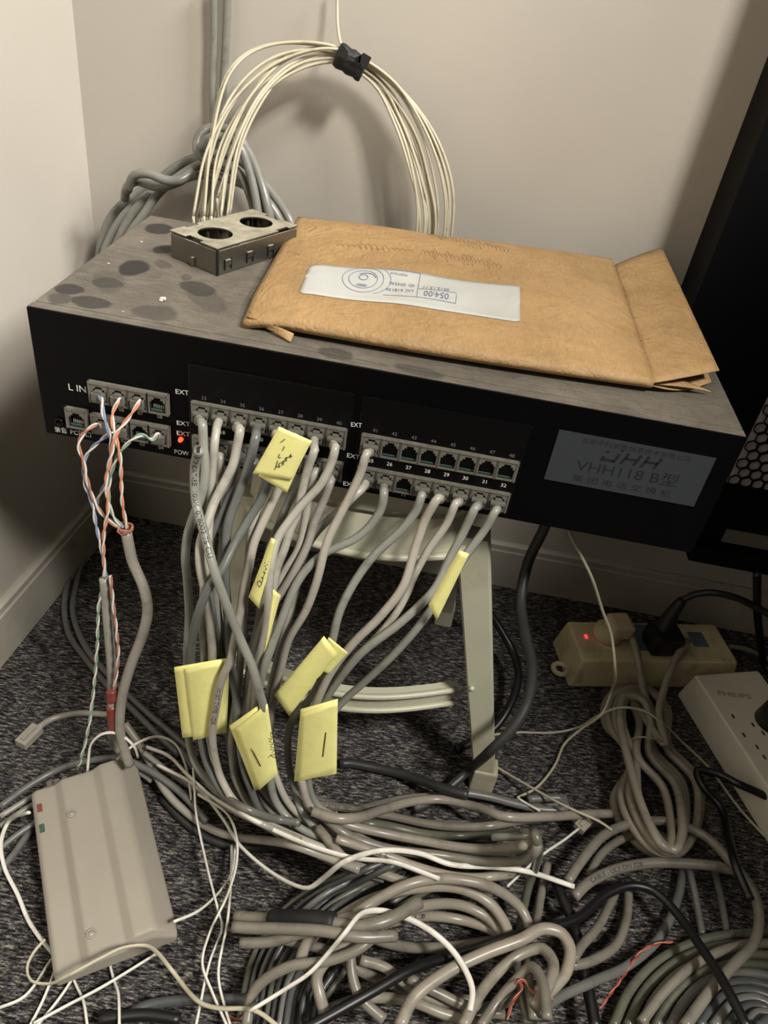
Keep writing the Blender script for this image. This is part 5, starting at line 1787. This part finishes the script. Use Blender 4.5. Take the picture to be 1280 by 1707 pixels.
# grey power cables: two straight risers and the knotted hank
def wc(path, d, label, name='grey_cable', jm='hank', group=None, **k):
    pts = [Y(a, b_, min(0.313, c_ + 0.030)) for a, b_, c_ in path]
    if path[-1][1] >= 395:
        pts.append(pts[-1] + V((0.002, 0, -0.06)))
    if path[0][1] >= 395:
        pts.insert(0, pts[0] + V((0.004, 0, -0.06)))
    return cable(name, pts, d / 1000, J[jm], label, 'cable', group, step=0.005, **k)


wc([(356, -30, 0.312), (357, 60, 0.311), (354, 150, 0.308), (356, 215, 0.300), (352, 300, 0.285), (345, 370, 0.27), (345, 430, 0.262)], 6.6, 'straight grey cable rising up the wall, left of the pair', dr=False)
wc([(380, -30, 0.312), (377, 60, 0.311), (372, 150, 0.307), (368, 215, 0.298), (372, 290, 0.285), (378, 370, 0.27), (380, 430, 0.262)], 6.6, 'straight grey cable rising up the wall, right of the pair', dr=False)
HG = 'turns of the knotted grey hank'
HL = 'grey cable in the knotted hank arching behind the exchange'
wc([(166, 430, 0.24), (172, 395, 0.245), (190, 355, 0.25), (225, 325, 0.26), (258, 305, 0.265), (300, 275, 0.27), (345, 258, 0.275), (390, 262, 0.27), (425, 290, 0.265), (455, 325, 0.26), (485, 372, 0.25), (495, 430, 0.25)], 8.0, HL, group=HG)
wc([(172, 432, 0.232), (182, 400, 0.235), (205, 362, 0.24), (240, 330, 0.25), (290, 300, 0.26), (340, 276, 0.262), (385, 285, 0.26), (420, 312, 0.258), (440, 345, 0.25), (450, 400, 0.25)], 8.0, HL, group=HG)
wc([(188, 430, 0.228), (200, 395, 0.232), (225, 350, 0.24), (255, 322, 0.25), (300, 300, 0.255), (345, 290, 0.258), (400, 305, 0.256), (440, 330, 0.25), (468, 372, 0.245), (478, 430, 0.24)], 8.0, HL, group=HG)
wc([(200, 430, 0.226), (215, 392, 0.23), (238, 360, 0.236), (262, 325, 0.248), (300, 293, 0.255), (350, 270, 0.258), (395, 285, 0.256), (418, 330, 0.25), (430, 400, 0.24)], 7.6, HL, group=HG)
wc([(345, 268, 0.262), (328, 250, 0.262), (335, 222, 0.265), (360, 212, 0.266), (392, 222, 0.264), (412, 250, 0.262), (430, 290, 0.258), (445, 340, 0.252), (455, 400, 0.245)], 8.0, HL, group=HG)
wc([(336, 252, 0.258), (345, 232, 0.258), (370, 228, 0.26), (398, 242, 0.258), (412, 275, 0.255), (424, 320, 0.25), (432, 370, 0.245), (440, 420, 0.24)], 7.6, HL, group=HG)
# the knot turn wrapped round the hank
wc([(208, 332, 0.246), (212, 312, 0.240), (228, 302, 0.238), (262, 312, 0.238), (300, 302, 0.242), (318, 290, 0.25)], 7.8, 'short grey turn knotted round the left end of the hank, upper')
wc([(212, 318, 0.246), (225, 292, 0.240), (250, 290, 0.238), (275, 300, 0.238), (300, 300, 0.240), (322, 286, 0.25)], 7.8, 'short grey turn knotted round the left end of the hank, lower')
